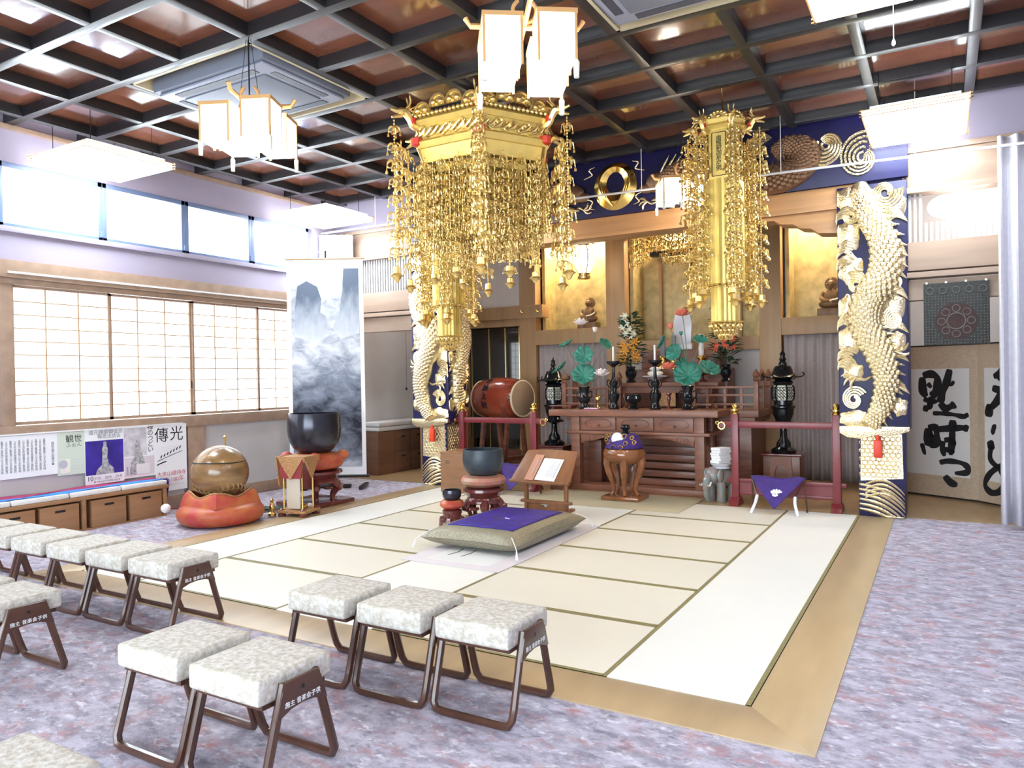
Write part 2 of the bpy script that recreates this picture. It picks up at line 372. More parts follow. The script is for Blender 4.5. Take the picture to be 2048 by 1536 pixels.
for x1,x0 in((TX[1],TX[2]),(TX[3],TX[4])):
    for k in range(6): tatami_mat(x0,x1,.9*k,.9*(k+1) if k<5 else TYE,'tatami_x')
# ---- ceiling: coffers
ce=sroot('ceiling')
CX0,CDX,CY0,CDY=-6.703,.8654,-.246,.789
GX=[CX0+CDX*i for i in range(-1,11)]; GY=[CY0+CDY*j for j in range(-8,8)]
YCE=5.42
MB().box(XL-.1,XR+.1,YF-.1,YA+.1,4.60,4.70).build('ceiling_deck','ceil_beam',ce)
acs=((1,3,1,3),(6,8,1,3))
def gx(i): return CX0+CDX*i
def gy(j): return CY0+CDY*j
bw=.045
for i in range(-1,11):
    segs=[(YF,YCE)]
    for a,b,c,d in acs:
        if a<i<b: segs=[(YF,gy(c)-bw),(gy(d)+bw,YCE)]
    for s0,s1 in segs: MB().box(gx(i)-bw,gx(i)+bw,s0,s1,ZC+.002,ZC+.14).build('ceiling_beam','ceil_beam',ce,bevel=.006)
for j in range(-7,8):
    segs=[(XL,XR)]
    for a,b,c,d in acs:
        if c<j<d:
            s=segs.pop(); segs+=[(s[0],gx(a)-bw),(gx(b)+bw,s[1])]
    for s0,s1 in segs: MB().box(s0,s1,gy(j)-bw,gy(j)+bw,ZC,ZC+.138).build('ceiling_beam','ceil_beam',ce,bevel=.006)
pm=MB().box(-CDX/2+bw,CDX/2-bw,-CDY/2+bw,CDY/2-bw,0,.02).build('ceiling_panel','ceil_panel',ce,loc=(gx(0)+CDX/2,gy(0)+CDY/2,4.575))
for i in range(-2,11):
    for j in range(-4,7):
        if any(a<=i<b and c<=j<d for a,b,c,d in acs) or (i,j)==(0,0): continue
        inst(pm,'ceiling_panel',ce,(gx(i)+CDX/2,gy(j)+CDY/2,4.575))
MB().box(XL,XR,gy(7)+bw,YCE,4.575,4.595).build('ceiling_panel','ceil_panel',ce)
MB().box(XL,XR,YF,gy(-4)-bw,4.575,4.595).build('ceiling_panel','ceil_panel',ce)
for k,(a,b,c,d) in enumerate(acs):       # ivory recess boards and the air conditioner cassettes
    x0,x1,y0,y1=gx(a)+bw,gx(b)-bw,gy(c)+bw,gy(d)-bw
    MB().box(x0,x1,y0,y1,4.575,4.598).build('recess_board','ivory',ce)
    for q in((x0,x1,y0,y0+.03),(x0,x1,y1-.03,y1),(x0,x0+.03,y0,y1),(x1-.03,x1,y0,y1)): MB().box(*q,ZC+.002,4.575).build('recess_trim','ivory',ce)
    t=thing('air_conditioner',('grey ceiling air conditioner cassette in the coffers left of the golden canopy','grey ceiling air conditioner cut off by the top edge of the picture')[k],'air conditioner',((x0+x1)/2,(y0+y1)/2,4.43))
    w,h=.76,.55
    MB().box(-w,w,-h,h,0,.144).build('cassette_body','ac_grey',t,bevel=.02)
    MB().box(-w+.04,w-.04,-h+.04,h-.04,-.03,-.002).build('panel_frame','ac_light',t,bevel=.015)
    MB().box(-w+.2,w-.2,-h+.2,h-.2,-.045,-.031).build('intake_grille','ac_grey',t,bevel=.01)
    for s in(-1,1):
        MB().box(-w+.22,w-.22,s*(h-.12)-.04,s*(h-.12)+.04,-.036,-.0305).build('air_slot','ac_dark',t)
        MB().box(s*(w-.12)-.035,s*(w-.12)+.035,-h+.22,h-.22,-.036,-.0305).build('air_slot','ac_dark',t)
# ---- left wall
W=MB()
W.box(XL-.15,XL,YF,YA+3.1,-.1,1.05)
W.box(XL-.15,XL,YF,.42,1.05,ZC+.12); W.box(XL-.15,XL,5.02,YB,1.05,3.33)
W.box(XL-.15,XL,.42,5.02,2.80,3.36); W.box(XL-.15,XL,.42,5.02,4.06,ZC+.12); W.box(XL-.15,XL,5.02,YB,3.33,ZC+.12)
struct('wall_left',W,'plaster')
struct('wall_left_alcove',MB().box(XL,XL+.01,5.72,YB,0,4.2),'plaster_white')
t=sroot('trim_1')                                  # timber of the shoji bay
def tb(x0,x1,y0,y1,z0,z1,name='rail',m='wood_lintel'): return MB().box(x0,x1,y0,y1,z0,z1).build(name,m,t,bevel=.004)
tb(XL,XL+.12,YF,5.45,2.80,2.985,'ledge_beam'); tb(XL,XL+.045,.40,5.05,2.735,2.80,'head_rail')
tb(XL+.12,XL+.14,.45,5.3,2.84,2.862,'curtain_track','white_metal')
tb(XL,XL+.07,YF,5.45,1.05,1.195,'sill'); tb(XL,XL+.06,2.64,2.90,0.16,1.05,'post')
tb(XL,XL+.05,.40,.535,1.195,2.735,'post'); tb(XL,XL+.05,4.95,5.05,1.195,2.735,'post')
tb(XL,XL+.05,YF,YB,4.41,ZC-.002,'cornice'); 
o=MB().box(XL,XL+.03,YF,YB,0,.16).build('baseboard_left','wood_lintel',bevel=.004); o['kind']='structure'
o=MB().box(XL,XL+.012,-1,2.6,.16,1.05).build('wall_left_panel','plaster_low'); o['kind']='structure'
o=MB().box(XL,XL+.012,2.9,5.3,.16,1.05).build('wall_left_panel','plaster_low'); o['kind']='structure'
MS=[.535,1.646,2.783,3.901,4.95]
for k in range(4):
    r=sroot('window_%d'%(k+1)); a,b=MS[k],MS[k+1]; x=XL-.02-.02*(k%2)
    MB().box(x-.012,x-.010,a,b,1.2,2.735).build('paper','shoji_light',r)
    f=.028
    for q in((a,a+f,1.2,2.735),(b-f,b,1.2,2.735),(a,b,1.2,1.235),(a,b,2.705,2.735)): MB().box(x-.01,x+.02,*q).build('shoji_frame','wood_lintel',r)
    for i in(1,2): y=a+(b-a)*i/3; MB().box(x-.009,x,y-.007,y+.007,1.235,2.705).build('lattice_bar','wood_light',r)
    for i in range(1,10): z=1.235+1.47*i/10; MB().box(x-.009,x+.002,a+f,b-f,z-.006,z+.006).build('lattice_bar','wood_light',r)
    if k==1: MB().box(x+.02,x+.026,b-.024,b-.006,1.56,1.66).build('finger_pull','dark_metal',r)
MW=[.42,1.57,2.70,3.80,4.93]
for k in range(4):
    r=sroot('window_%d'%(k+5)); a,b=MW[k],MW[k+1]; f=.055
    MB().box(XL-.1,XL-.095,a,b,3.36,4.06).build('pane','win_light',r)
    for q in((a,a+f,3.36,4.06),(b-f,b,3.36,4.06),(a,b,3.36,3.40),(a,b,4.0,4.06)): MB().box(XL-.11,XL+.012,*q).build('window_frame','win_frame',r,bevel=.004)
    MB().bar((XL-.04,b-f-.03,3.42),(XL-.06,b-f-.07,3.9),.014).build('stay_arm','white_metal',r)
    MB().box(XL,XL+.03,b-.03,b+.01,3.40,3.47).build('window_catch','win_frame',r)
tb(XL,XL+.05,.36,5.05,3.30,3.36,'transom_sill','plaster')
# ---- other walls
struct('wall_right',MB().box(XR,XR+.15,YF,YB,-.1,ZC+.12),'plaster')
struct('wall_front',MB().box(XL-.15,XR+.15,YF-.15,YF,-.1,ZC+.12),'plaster')
struct('wall_back',MB().box(XL-.15,XR+.15,YB,YB+.15,-.1,ZC+.12),'plaster_white')
# unseen bay of glowing shoji, added behind the camera to light the floor
for k in range(4):
    r=sroot('window_%d'%(k+9)); a=-6.2+k*1.95; 
    MB().box(a+.08,a+1.85,YF+.004,YF+.01,.5,2.9).build('paper','fill_shoji',r)
    for q in((a,a+.08,.4,3.0),(a+1.85,a+1.93,.4,3.0),(a,a+1.93,.4,.5),(a,a+1.93,2.9,3.0)): MB().box(q[0],q[1],YF,YF+.05,q[2],q[3]).build('shoji_frame','wood_lintel',r)
# ---- alcove walls: left and right of the altar, upper wall above the lintels at the pillar line
def lintels(n,x0,x1):
    r=sroot('trim_%d'%n)
    MB().box(x0,x1,5.56,5.7,4.05,ZC+.12).build('upper_wall','plaster',r)
    MB().box(x0,x1,5.50,5.56,4.0,4.06).build('picture_rail','wood_lintel',r,bevel=.004)
    for z0,z1,y0 in((3.62,4.0,5.52),(3.56,3.62,5.48),(2.72,3.03,5.50),(2.64,2.70,5.47),(2.40,2.62,5.55)):
        MB().box(x0,x1,y0,5.7,z0,z1).build('lintel','wood_lintel',r,bevel=.006)
    k=int((x1-x0)/.052)
    me=MB().box(-.014,.014,-.03,.03,3.03,3.56).build('louvre_slat','plaster_low',r,loc=(x0+.03,5.60,0))
    ms=MB().box(-.014,.014,-.03,.03,3.03,3.24).build('louvre_slat','plaster_low',r,loc=(x1-.02,5.60,0))
    for i in range(1,k):
        x=x0+.03+i*.052; inst(ms if abs(x-1.01)<.345 else me,'louvre_slat',r,(x,5.60,0))
lintels(2,XL,-6.20); lintels(3,.50,XR)
for n,x0,x1,y0 in((4,-7.14,-7.06,6.75),(5,.30,.40,5.99)):     # partition walls between alcoves and altar
    struct('trim_%d'%n,MB().box(x0,x1,y0,YB,0,4.2),'wood_post')
struct('wall_back_alcove',MB().box(.4,XR,7.55,7.65,0,4.2),'plaster_white')
struct('ceiling_alcove',MB().box(XL,XR,YA+.1,YB,4.2,4.3),'wood_floor')
# ================================================================== carved pillars
def spiral(b,mp,s,t,r,turns=1.6,a0=0,lines=3,w=.011,dirn=1,h=.012):
    """bundle of spiral ridges on a relief surface; mp maps (s,t,height) to space"""
    for l in range(lines):
        pts=[];rs=[];n=int(22*turns)
        for i in range(n+1):
            u=i/n; rr=r*(1-.66*u)*(1-.2*l); a=a0+dirn*u*turns*2*PI
            pts.append(mp(s+rr*math.cos(a),t+rr*math.sin(a)*1.1,h)); rs.append(w*(1-.5*u))
        b.tube(pts,rs,5)
def plume(b,mp,pts,w=.022,h=.012,k=6):
    P=smooth_path([(p[0],p[1],0) for p in pts],k); n=len(P)-1
    b.tube([mp(p.x,p.y,h) for p in P],[w*(.25+1.0*math.sin(PI*min(.999,(.12+.88*i/n)))) for i in range(n+1)],6)
def comb(b,mp,s,t,n,l,ang,gap=.03,bend=.4,w=.011):
    for i in range(n):
        a=ang; x,y=s+math.cos(ang+PI/2)*gap*i,t+math.sin(ang+PI/2)*gap*i
        plume(b,mp,[(x,y),(x+l*.5*math.cos(a),y+l*.5*math.sin(a)),(x+l*math.cos(a+bend),y+l*math.sin(a+bend))],w,.012,4)
def dragon(parent,mp,path,rad,mb='gold_relief',spikes=True):
    P=smooth_path([(p[0],p[1],0) for p in path],8); n=len(P)-1; k=12
    b=MB(); b.tube([mp(p.x,p.y,.02+.02*math.sin(i*.7)) for i,p in enumerate(P)],[rad*(.55+.45*math.sin(PI*(i/n)**.8)) for i in range(n+1)],k)
    b.build('dragon_body',mb,parent)
    # overlapping scales along the body
    sc=MB()
    for i in range(2,n-1):
        p,q=P[i],P[i+1]; d=(q-p); a=math.atan2(d.y,d.x); rr=rad*(.55+.45*math.sin(PI*(i/n)**.8))
        for j in(-2,-1,0,1,2):
            o=j*.36*rr+(.18*rr if i%2 else 0); x,y=p.x-math.sin(a)*o,p.y+math.cos(a)*o; hh=.02+math.sqrt(max(0,rr*rr-o*o))*1.0
            sc.sphere(tuple(mp(x,y,hh)),rr*.26,6,4)
    o=sc.build('scales',mb,parent); o['kind']='stuff'
    if spikes:
        for i in range(3,n-2,2):
            s=MB()
            p,q=P[i],P[i+1]; d=(q-p); a=math.atan2(d.y,d.x); rr=rad*(.5+.4*math.sin(PI*(i/n)**.8))
            x,y=p.x-math.sin(a)*rr,p.y+math.cos(a)*rr
            s.tube([mp(x,y,.03),mp(x-math.sin(a-.5)*rr*.7,y+math.cos(a-.5)*rr*.7,.02)],[rr*.2,.004],5)
            s.build('back_fin',mb,parent)
def claw(b,mp,s,t,a,r=.06):
    for k in(-.7,0,.7,2.6):
        plume(b,mp,[(s,t),(s+r*math.cos(a+k),t+r*math.sin(a+k)),(s+r*1.7*math.cos(a+k+.35),t+r*1.7*math.sin(a+k+.35))],.014,.03,4)
def patch(b,m2,pts,wd,z0,z1,h=.012):
    cl=[(min(wd-.006,max(.006,x)),min(z1-.006,max(z0+.006,y))) for x,y in pts]; n=len(cl)
    cx=sum(p[0] for p in cl)/n; cy=sum(p[1] for p in cl)/n
    b.add([tuple(m2(x,y,0)) for x,y in cl]+[tuple(m2(x+(cx-x)*.12,y+(cy-y)*.12,h)) for x,y in cl]+[tuple(m2(cx,cy,h*2.2))],[(i,(i+1)%n,(i+1)%n+n,i+n) for i in range(n)]+[(i+n,(i+1)%n+n,2*n) for i in range(n)])
def relief_face(parent,mp,wd,z0,z1,seed,mirror=False):
    rn=random.Random(seed); F=(lambda s:wd-s) if mirror else (lambda s:s)
    m2=lambda s,t,h:mp(F(min(wd,max(0,s))),min(z1,max(z0,t)),h)
    H=z1-z0; T=lambda f:z0+H*f
    dragon(parent,m2,[(wd*.34,T(.99)),(wd*.45,T(.88)),(wd*.66,T(.76)),(wd*.66,T(.63)),(wd*.42,T(.53)),(wd*.38,T(.43)),(wd*.56,T(.33)),(wd*.68,T(.22)),(wd*.60,T(.10)),(wd*.42,T(.02))],wd*.235)
    for k,(s,f,w_,h_) in enumerate(((.16,.95,.17,.10),(.17,.80,.17,.13),(.20,.66,.18,.12),(.15,.50,.15,.11),(.16,.37,.17,.12),(.22,.24,.15,.08),(.25,.05,.25,.07),(.84,.90,.15,.09),(.86,.68,.12,.09),(.80,.50,.17,.10),(.84,.36,.13,.08),(.86,.10,.12,.07))):
        b=MB(); n=26; pts=[]
        for i in range(n):
            a=2*PI*i/n; k_=1+(.07 if (i//2)%2 else -.07)+.08*rn.random(); pts.append((s*wd+w_*wd*k_*math.cos(a),T(f)+h_*H*.5*k_*math.sin(a)))
        patch(b,m2,pts,wd,z0,z1); b.build('cloud_patch','gold_relief',parent)
    for s,f,r,a0,d in((.22,.13,.20,.5,1),(.27,.60,.19,2.2,-1),(.80,.45,.19,1.0,1),(.70,.955,.25,.2,-1),(.82,.60,.15,2,1),(.2,.88,.15,1,-1)):
        b=MB(); spiral(b,m2,s*wd,T(f),wd*r,1.15,a0,4,.015,d,.02); b.build('cloud_swirl','gold_relief',parent)
    for f,a in((.90,2.7),(.77,2.9),(.70,2.6),(.47,2.8),(.33,2.7),(.28,2.5)): b=MB(); comb(b,m2,wd*.26,T(f),5,wd*.27,a,.03,.6,.014); b.build('flame_relief','gold_relief',parent)
    for f,a in((.84,.5),(.72,.3),(.54,.4),(.40,.5),(.28,.6),(.16,.5)): b=MB(); comb(b,m2,wd*.74,T(f),5,wd*.27,a,.028,-.6,.013); b.build('flame_relief','gold_relief',parent)
    for s,f,a in((.22,.69,2.6),(.82,.32,.3),(.26,.22,3.4)): b=MB(); claw(b,m2,wd*s,T(f),a,wd*.13); b.build('claw','gold_relief',parent)
def wave_face(parent,mp,wd,z0,z1,flip):
    F=(lambda s:wd-s) if flip else (lambda s:s); m2=lambda s,t,h:mp(F(s),t,h); b=MB()
    cl=lambda s,t:(min(wd-.008,max(.008,s)),min(z1,max(z0+.008,t)))
    for k in range(6):
        pts=[cl(s,z0+.36-.055*k-s/wd*.30+.10*math.sin(s/wd*2.4)) for s in [wd*i/10 for i in range(11)]]
        plume(b,m2,pts,.017,.006,2)
    for k in range(4):
        pts=[cl(wd*.15+s*.85,z0+.36-.05*k+.10*math.sin(s/wd*PI)-.10*s/wd) for s in [wd*i/10 for i in range(11)]]
        plume(b,m2,pts,.015,.012,2)
    b.build('wave_relief','gold_relief',parent)
    b=MB(); rn=random.Random(5)
    for i in range(11):
        for j in range(7):
            s,t=wd*(.08+.84*(j+.5*(i%2))/7),z0+.47+.045*i
            if t<z1-.03: b.torus(tuple(m2(s,t,.004)),.026,.007,8,4,'y' if abs(m2(0,0,1)[1]-m2(0,0,0)[1])>.5 else 'x')
    b.build('scale_relief','gold_relief',parent)
    b=MB(); n=6
    pl=[(.02,z0+.40),(wd-.02,z0+.44),(wd-.03,z1-.02),(.03,z1-.02)]
    b.add([tuple(m2(s,t,.006)) for s,t in pl]+[tuple(m2(s,t,0)) for s,t in pl],[(0,1,2,3),(0,4,5,1),(1,5,6,2),(2,6,7,3),(3,7,4,0)]); b.build('gilt_ground','gold_relief',parent)
def pillar(x0,x1,ux0,ux1,label,side):
    y0,y1=5.52,5.98
    t=thing('carved_pillar',label,'pillar',(0,0,0))
    MB().box(x0,x1,y0,y1,0,4.2).build('core','navy',t,bevel=.01)
    z0,z1=.96,3.72; uy0=y0-.05
    MB().box(ux0,ux1,uy0,y1+.04,z0,z1).build('upper_sleeve','navy',t,bevel=.02)
    fr=lambda s,tt,h:Vector((ux0+s,uy0-h,tt)); relief_face(t,fr,ux1-ux0,z0,z1,1,side<0)
    wave_face(t,lambda s,tt,h:Vector((x0+s,y0-h,tt)),x1-x0,.0,.95,side<0)
    uw=ux1-ux0                                        # curling lower lip of the sleeve
    MB().prism([(ux0,z0+.06),(ux0,z0-.02),(ux0+uw*.12,z0-.07),(ux0+uw*.3,z0-.085),(ux0+uw*.5,z0-.05),(ux0+uw*.7,z0-.045),(ux0+uw*.85,z0-.03),(ux1,z0+.01),(ux1,z0+.06)],uy0-.03,uy0+.05).build('curled_hem','gold_relief',t,bevel=.012)
    if side<0:
        rt=lambda s,tt,h:Vector((ux1+h,uy0+s,tt)); relief_face(t,rt,y1+.04-uy0,z0,z1,2,True)
        wave_face(t,lambda s,tt,h:Vector((x1+h,y0+s,tt)),y1-y0,.0,.95,True)
    cx=(x0+x1)/2-(.03 if side>0 else -.02)
    g=thing('amulet_sachet','bright red sachet hanging on the %s golden pillar'%('right' if side>0 else 'left'),'sachet',(cx,y0-.075,.67))
    MB().box(-.045,.045,-.028,.028,0,.2).build('pouch','red_tag',g,bevel=.022)
    MB().lathe([(.022,.195),(.03,.22),(.018,.25)],n=10).build('neck','red_tag',g)
    MB().tube([(0,0,.25),(0,.02,.29)],.004,5).build('cord','red_tag',g)
pillar(-.01,.46,-.20,.51,'navy and gold pillar carved with dragons, standing in front of the calligraphy screens',1)
pillar(-6.17,-5.70,-6.30,-5.62,'navy and gold dragon pillar partly hidden by the golden canopy tassels',-1)
# ---- main beam with haunches
r=sroot('trim_6')
MB().box(-5.70,-.01,5.50,5.86,3.49,3.75).build('main_beam','wood_beam',r,bevel=.01)
MB().box(-5.70,-.01,5.485,5.5,3.49,3.55).build('beam_mould','wood_beam',r,bevel=.005)
def haunch(x,s):
    z=3.49; pr=[(0,z),(.95*s,z),(.86*s,z-.05),(.70*s,z-.045),(.62*s,z-.10),(.48*s,z-.115),(.40*s,z-.17),(.28*s,z-.19),(.20*s,z-.25),(0,z-.27)]
    MB().prism([(x+a,b) for a,b in pr],5.52,5.82).build('haunch','wood_beam',r,bevel=.004)
haunch(-5.62,1); haunch(-.20,-1)
# ---- carved transom
t=thing('carved_transom','navy transom board with gold jewel and dragons above the altar beam','carving',(0,0,0))
MB().box(-6.25,.52,5.46,5.56,3.752,ZC+.12).build('board','navy',t,bevel=.005)
mp=lambda s,tt,h:Vector((s,5.46-h,tt))
b=MB(); cx,cz=-2.875,4.12                             # flaming jewel: open heart ring
n=30; inn=[];out=[]
for i in range(n):
    a=-PI/2+2*PI*i/n; out.append((cx+.30*math.cos(a),cz+.31*math.sin(a))); inn.append((cx+.125*math.cos(a),cz+.03+(.16 if math.sin(a)>0 else .12)*math.sin(a)))
vs=[];fs=[]
for i in range(n):
    for q,hh in((out[i],.006),(((out[i][0]+inn[i][0])/2,(out[i][1]+inn[i][1])/2),.05),(inn[i],.006)): vs.append(tuple(mp(q[0],q[1],hh)))
for i in range(n):
    j=(i+1)%n
    for k in(0,1): fs.append((i*3+k,j*3+k,j*3+k+1,i*3+k+1))
b.add(vs,fs); 
for k in(-1,1):
    for q in range(3): plume(b,mp,[(cx+k*.02,cz-.26),(cx+k*(.1+.05*q),cz-.14+.05*q),(cx+k*(.16+.03*q),cz+.02+.07*q)],.012,.045,4)
b.build('jewel_ring','gold_smooth',t)
def transom_dragon(c,s,seed):
    """dark lacquered dragon facing the jewel; s=+1 to the right of it"""
    P=lambda u,v:(c+s*u,v)
    dragon(t,mp,[P(0.28,4.06),P(.5,4.14),P(.85,4.2),P(1.15,4.1),P(1.4,3.93),P(1.75,3.9),P(2.0,4.0),P(2.05,4.2),P(1.85,4.28),P(1.7,4.2)],.16,'gold_dark')
    b=MB(); b.sphere(tuple(mp(*P(.26,4.08),.04)),.13,12,8,(1.2,.7,1)); b.sphere(tuple(mp(*P(.12,4.02),.05)),.08,10,6,(1.3,.7,.8)); b.build('dragon_head','gold_dark',t)
    def one(nm,*a):
        b=MB(); plume(b,mp,*a); b.build(nm,'gold_relief',t)
    for k in range(6): one('mane_lock',[P(.30+.06*k,4.2),P(.36+.08*k,4.3),P(.42+.09*k,4.4)],.014,.04,4)
    for z,dz in((4.26,.14),(4.0,-.16)): one('whisker',[P(.1,z),P(-.02,z+dz*.3),P(.02,z+dz*.8),P(-.06,z+dz)],.01,.06,6)
    for k in range(8): one('belly_fringe',[P(.9+.13*k,3.92),P(.86+.13*k,3.84),P(.78+.13*k,3.79)],.014,.03,4)
    one('foreleg',[P(.45,4.0),P(.35,3.9),P(.18,3.86)],.03,.04,4)
    for u,v,a,r_ in((.12,3.86,PI if s>0 else 0,.07),(.5,3.84,PI if s>0 else 0,.07),(1.3,4.3,PI/2,.06)): b=MB(); claw(b,mp,*P(u,v),a,r_); b.build('claw','gold_relief',t)
    for u,v,rr,a0 in((1.52,4.32,.15,.5),(2.25,4.22,.26,2.6),(2.62,4.02,.27,1.2),(2.95,4.27,.2,2)):
        b=MB(); spiral(b,mp,*P(u,v),rr,.95,a0,5,.021,s); b.build('cloud_swirl','gold_relief',t)
transom_dragon(-2.55,1,3); transom_dragon(-3.2,-1,4)
# ---- curtain rail hung from the ceiling
t=thing('curtain_rail','long thin white curtain rail hanging across the altar front','rail',(0,5.2,0))
MB().tube([(XL+.03,0,4.02),(-4,0,3.99),(0,0,3.90),(XR-.03,0,3.84)],.014,6).build('track','white_metal',t)
for x,z in((-6.75,4.012),(-4.6,3.995),(-2.42,3.955),(-.75,3.917),(.6,3.885)): MB().tube([(x,0,z+.01),(x,0,ZC+.1)],.005,5).build('hanger_rod','white_metal',t)
# ---- altar niche wall
YN=8.0; r=sroot('wall_niche')
def nb(x0,x1,z0,z1,name,m='wood_post',y0=YN-.02,y1=YN+.2,bev=.008): return MB().box(x0,x1,y0,y1,z0,z1).build(name,m,r,bevel=bev)
for a,b_ in((-5.79,-5.46),(-4.10,-3.76),(-1.59,-1.27),(-.12,.2)): nb(a,b_,0,4.2,'post')
nb(-7.06,-5.30,2.69,2.92,'tie_beam',y0=YN-.06); 
for x in(-5.72,-5.40): MB().lathe([(0,-.03),(.03,-.02),(.04,0)],(x,YN-.06,2.80),10,'y').build('stud','brass',r)
nb(-7.06,-5.79,2.92,4.2,'plaster_panel','plaster_white',YN+.06,YN+.1,0)
nb(-7.06,-5.79,2.56,2.69,'tie_beam'); nb(-7.06,-6.96,0,2.69,'post')
nb(-5.46,-4.10,2.20,2.46,'niche_sill'); nb(-1.27,-.12,2.20,2.46,'niche_sill'); nb(-3.76,-1.59,2.0,2.2,'niche_sill')
nb(-5.46,-.12,3.95,4.2,'head_beam')
for a,b_ in((-5.46,-4.10),(-1.27,-.12)): nb(a,b_,2.44,4.2,'gold_backing','goldpaper',YN+.62,YN+.64,0)
nb(-3.76,-1.59,1.2,4.2,'gold_backing','goldpaper',YN+.70,YN+.72,0)
for x in(-5.40,-4.16,-1.21,-.16): nb(x-.03,x+.03,2.46,4.2,'gold_side','goldpaper',YN+.2,YN+.62,0)
for x in(-3.72,-1.63): nb(x-.03,x+.03,1.2,4.2,'gold_side','goldpaper',YN+.2,YN+.70,0)
for x in(-5.1,-4.02+.5,-3.3,-2.0): pass
for x in(-3.36,-2.02): nb(x-.025,x+.025,2.2,3.9,'inner_post','wood_post',YN+.62,YN+.69,0)
nb(-3.5,-1.9,3.66,3.74,'inner_lintel','black',YN+.5,YN+.66,0)
for a,b_ in((-5.46,-4.10),(-1.27,-.12)): MB().box(a+.1,b_-.1,YN+.25,YN+.45,4.12,4.16).build('niche_lamp_strip','niche_light',r)
MB().box(-3.3,-2.05,YN+.45,YN+.62,4.12,4.16).build('niche_lamp_strip','niche_light',r)
# small curtain helper (pleated cloth with thickness)
def curtain(name,label,a,b_,z0,z1,m,pleats,amp=.03,parent=None,taper=0,group=None,kind=None):
    a=Vector(a); b_=Vector(b_); d=(b_-a); nrm=Vector((d.y,-d.x,0)).normalized(); nu=pleats*8+1
    def fn(u,v):
        z=z0+(z1-z0)*v; w=amp*(1-.35*v)*math.sin(u*pleats*2*PI+.6*math.sin(v*2+u*5)); p=a+d*(.5+(u-.5)*(1-taper*(1-v)))+nrm*w; return (p.x,p.y,z)
    o=MB().grid(fn,nu,9).build(name,m,parent,solid=.006,fix=False)
    if label: tag(o,label,'curtain',group)
    return o
curtain('altar_curtain','pleated grey-beige curtain under the left niche behind the dark lantern',(-5.44,YN+.08,0),(-4.12,YN+.08,0),.02,2.2,'curtain_grey',13,.035)
curtain('altar_curtain','pleated grey-beige curtain behind the tall dark lantern on the right',(-1.25,YN+.08,0),(-.14,YN+.08,0),.02,2.2,'curtain_grey',9,.04)
nb(-3.76,-1.59,0,2.0,'altar_back_panel','plaster_low',YN+.1,YN+.14,0)
# ---- glass display cabinet in the left bay
t=thing('glass_cabinet','dark glass display cabinet behind the red drum','cabinet',(0,0,0))
MB().box(-6.95,-5.82,YN+.30,YN+.34,.3,2.56).build('back_panel','glass_dark',t)
MB().box(-6.5,-5.82,YN+.1,YN+.11,.5,2.54).build('glass_pane','glass_dark',t)
MB().box(-6.95,-6.52,YN+.1,YN+.11,.5,2.54).build('glass_pane','glass_dark',t)
for x in(-6.9,-6.51,-6.16,-5.86): MB().box(x-.008,x+.008,YN+.08,YN+.1,.3,2.55).build('brass_bar','brass',t)
MB().box(-6.95,-5.82,YN+.07,YN+.34,.02,.3).build('base','wood_altar',t)
# ---- right alcove: folding screens, hanging banner, curtain
def brush(b,pts,w):
    P=smooth_path([(p[0],p[1],0) for p in pts],5); n=len(P)-1; vs=[];fs=[]
    for i,p in enumerate(P):
        q=P[min(n,i+1)]; o=P[max(0,i-1)]; d=(q-o); d=d.normalized() if d.length>1e-6 else Vector((1,0,0)); ww=w*1.35*(.95+.12*math.sin(i*.9+w*40)+.1*math.cos(i*.37))*(.55 if i in(0,n) else .85 if i in(1,n-1) else 1)*.5
        nx,ny=-d.y*ww,d.x*ww; vs+=[(p.x+nx,p.y+ny,0),(p.x-nx,p.y-ny,0),(p.x+nx,p.y+ny,.0015),(p.x-nx,p.y-ny,.0015)]
    for i in range(n): a=i*4; fs+=[(a+2,a+3,a+7,a+6),(a,a+4,a+5,a+1),(a,a+2,a+6,a+4),(a+1,a+5,a+7,a+3)]
    fs+=[(0,1,3,2),(n*4,n*4+2,n*4+3,n*4+1)]
    b.add(vs,fs)
t=thing('folding_screen','folding screen with bold black brush calligraphy in the right alcove','folding screen',(0,0,0))
S1=[(.62,7.5),(.30,7.46),(1.20,6.98),(1.86,6.25)]
def screen_panel(p,q,strokes):
    p=Vector((*p,0)); q=Vector((*q,0)); x=(q-p).normalized(); L=(q-p).length; H=1.93; mw=frame(p+Vector((0,0,.02)),x,(0,0,1))
    def put(b,name,m,par=t):
        o=b.build(name,m,par); o.matrix_local=mw; return o
    fr=put(MB().box(0,L,0,H,-.012,.012),'panel_board','screen_silk')
    put(MB().box(0,L,H-.012,H+.004,-.014,.016),'black_rim','black'); put(MB().box(0,L,-.004,.012,-.014,.016),'black_rim','black')
    put(MB().box(.10,L-.10,.27,H-.30,.012,.014),'paper_sheet','screen_paper')
    if strokes:
        b=MB()
        for pts,w in strokes: brush(b,[((.22+.76*u if strokes is not TEN else u)*L,v*H) for u,v in pts],w*.9)
        b.m=Matrix.Identity(4); o=b.build('brush_writing','ink',t); o.matrix_local=mw@Matrix.Translation((0,0,.0145))
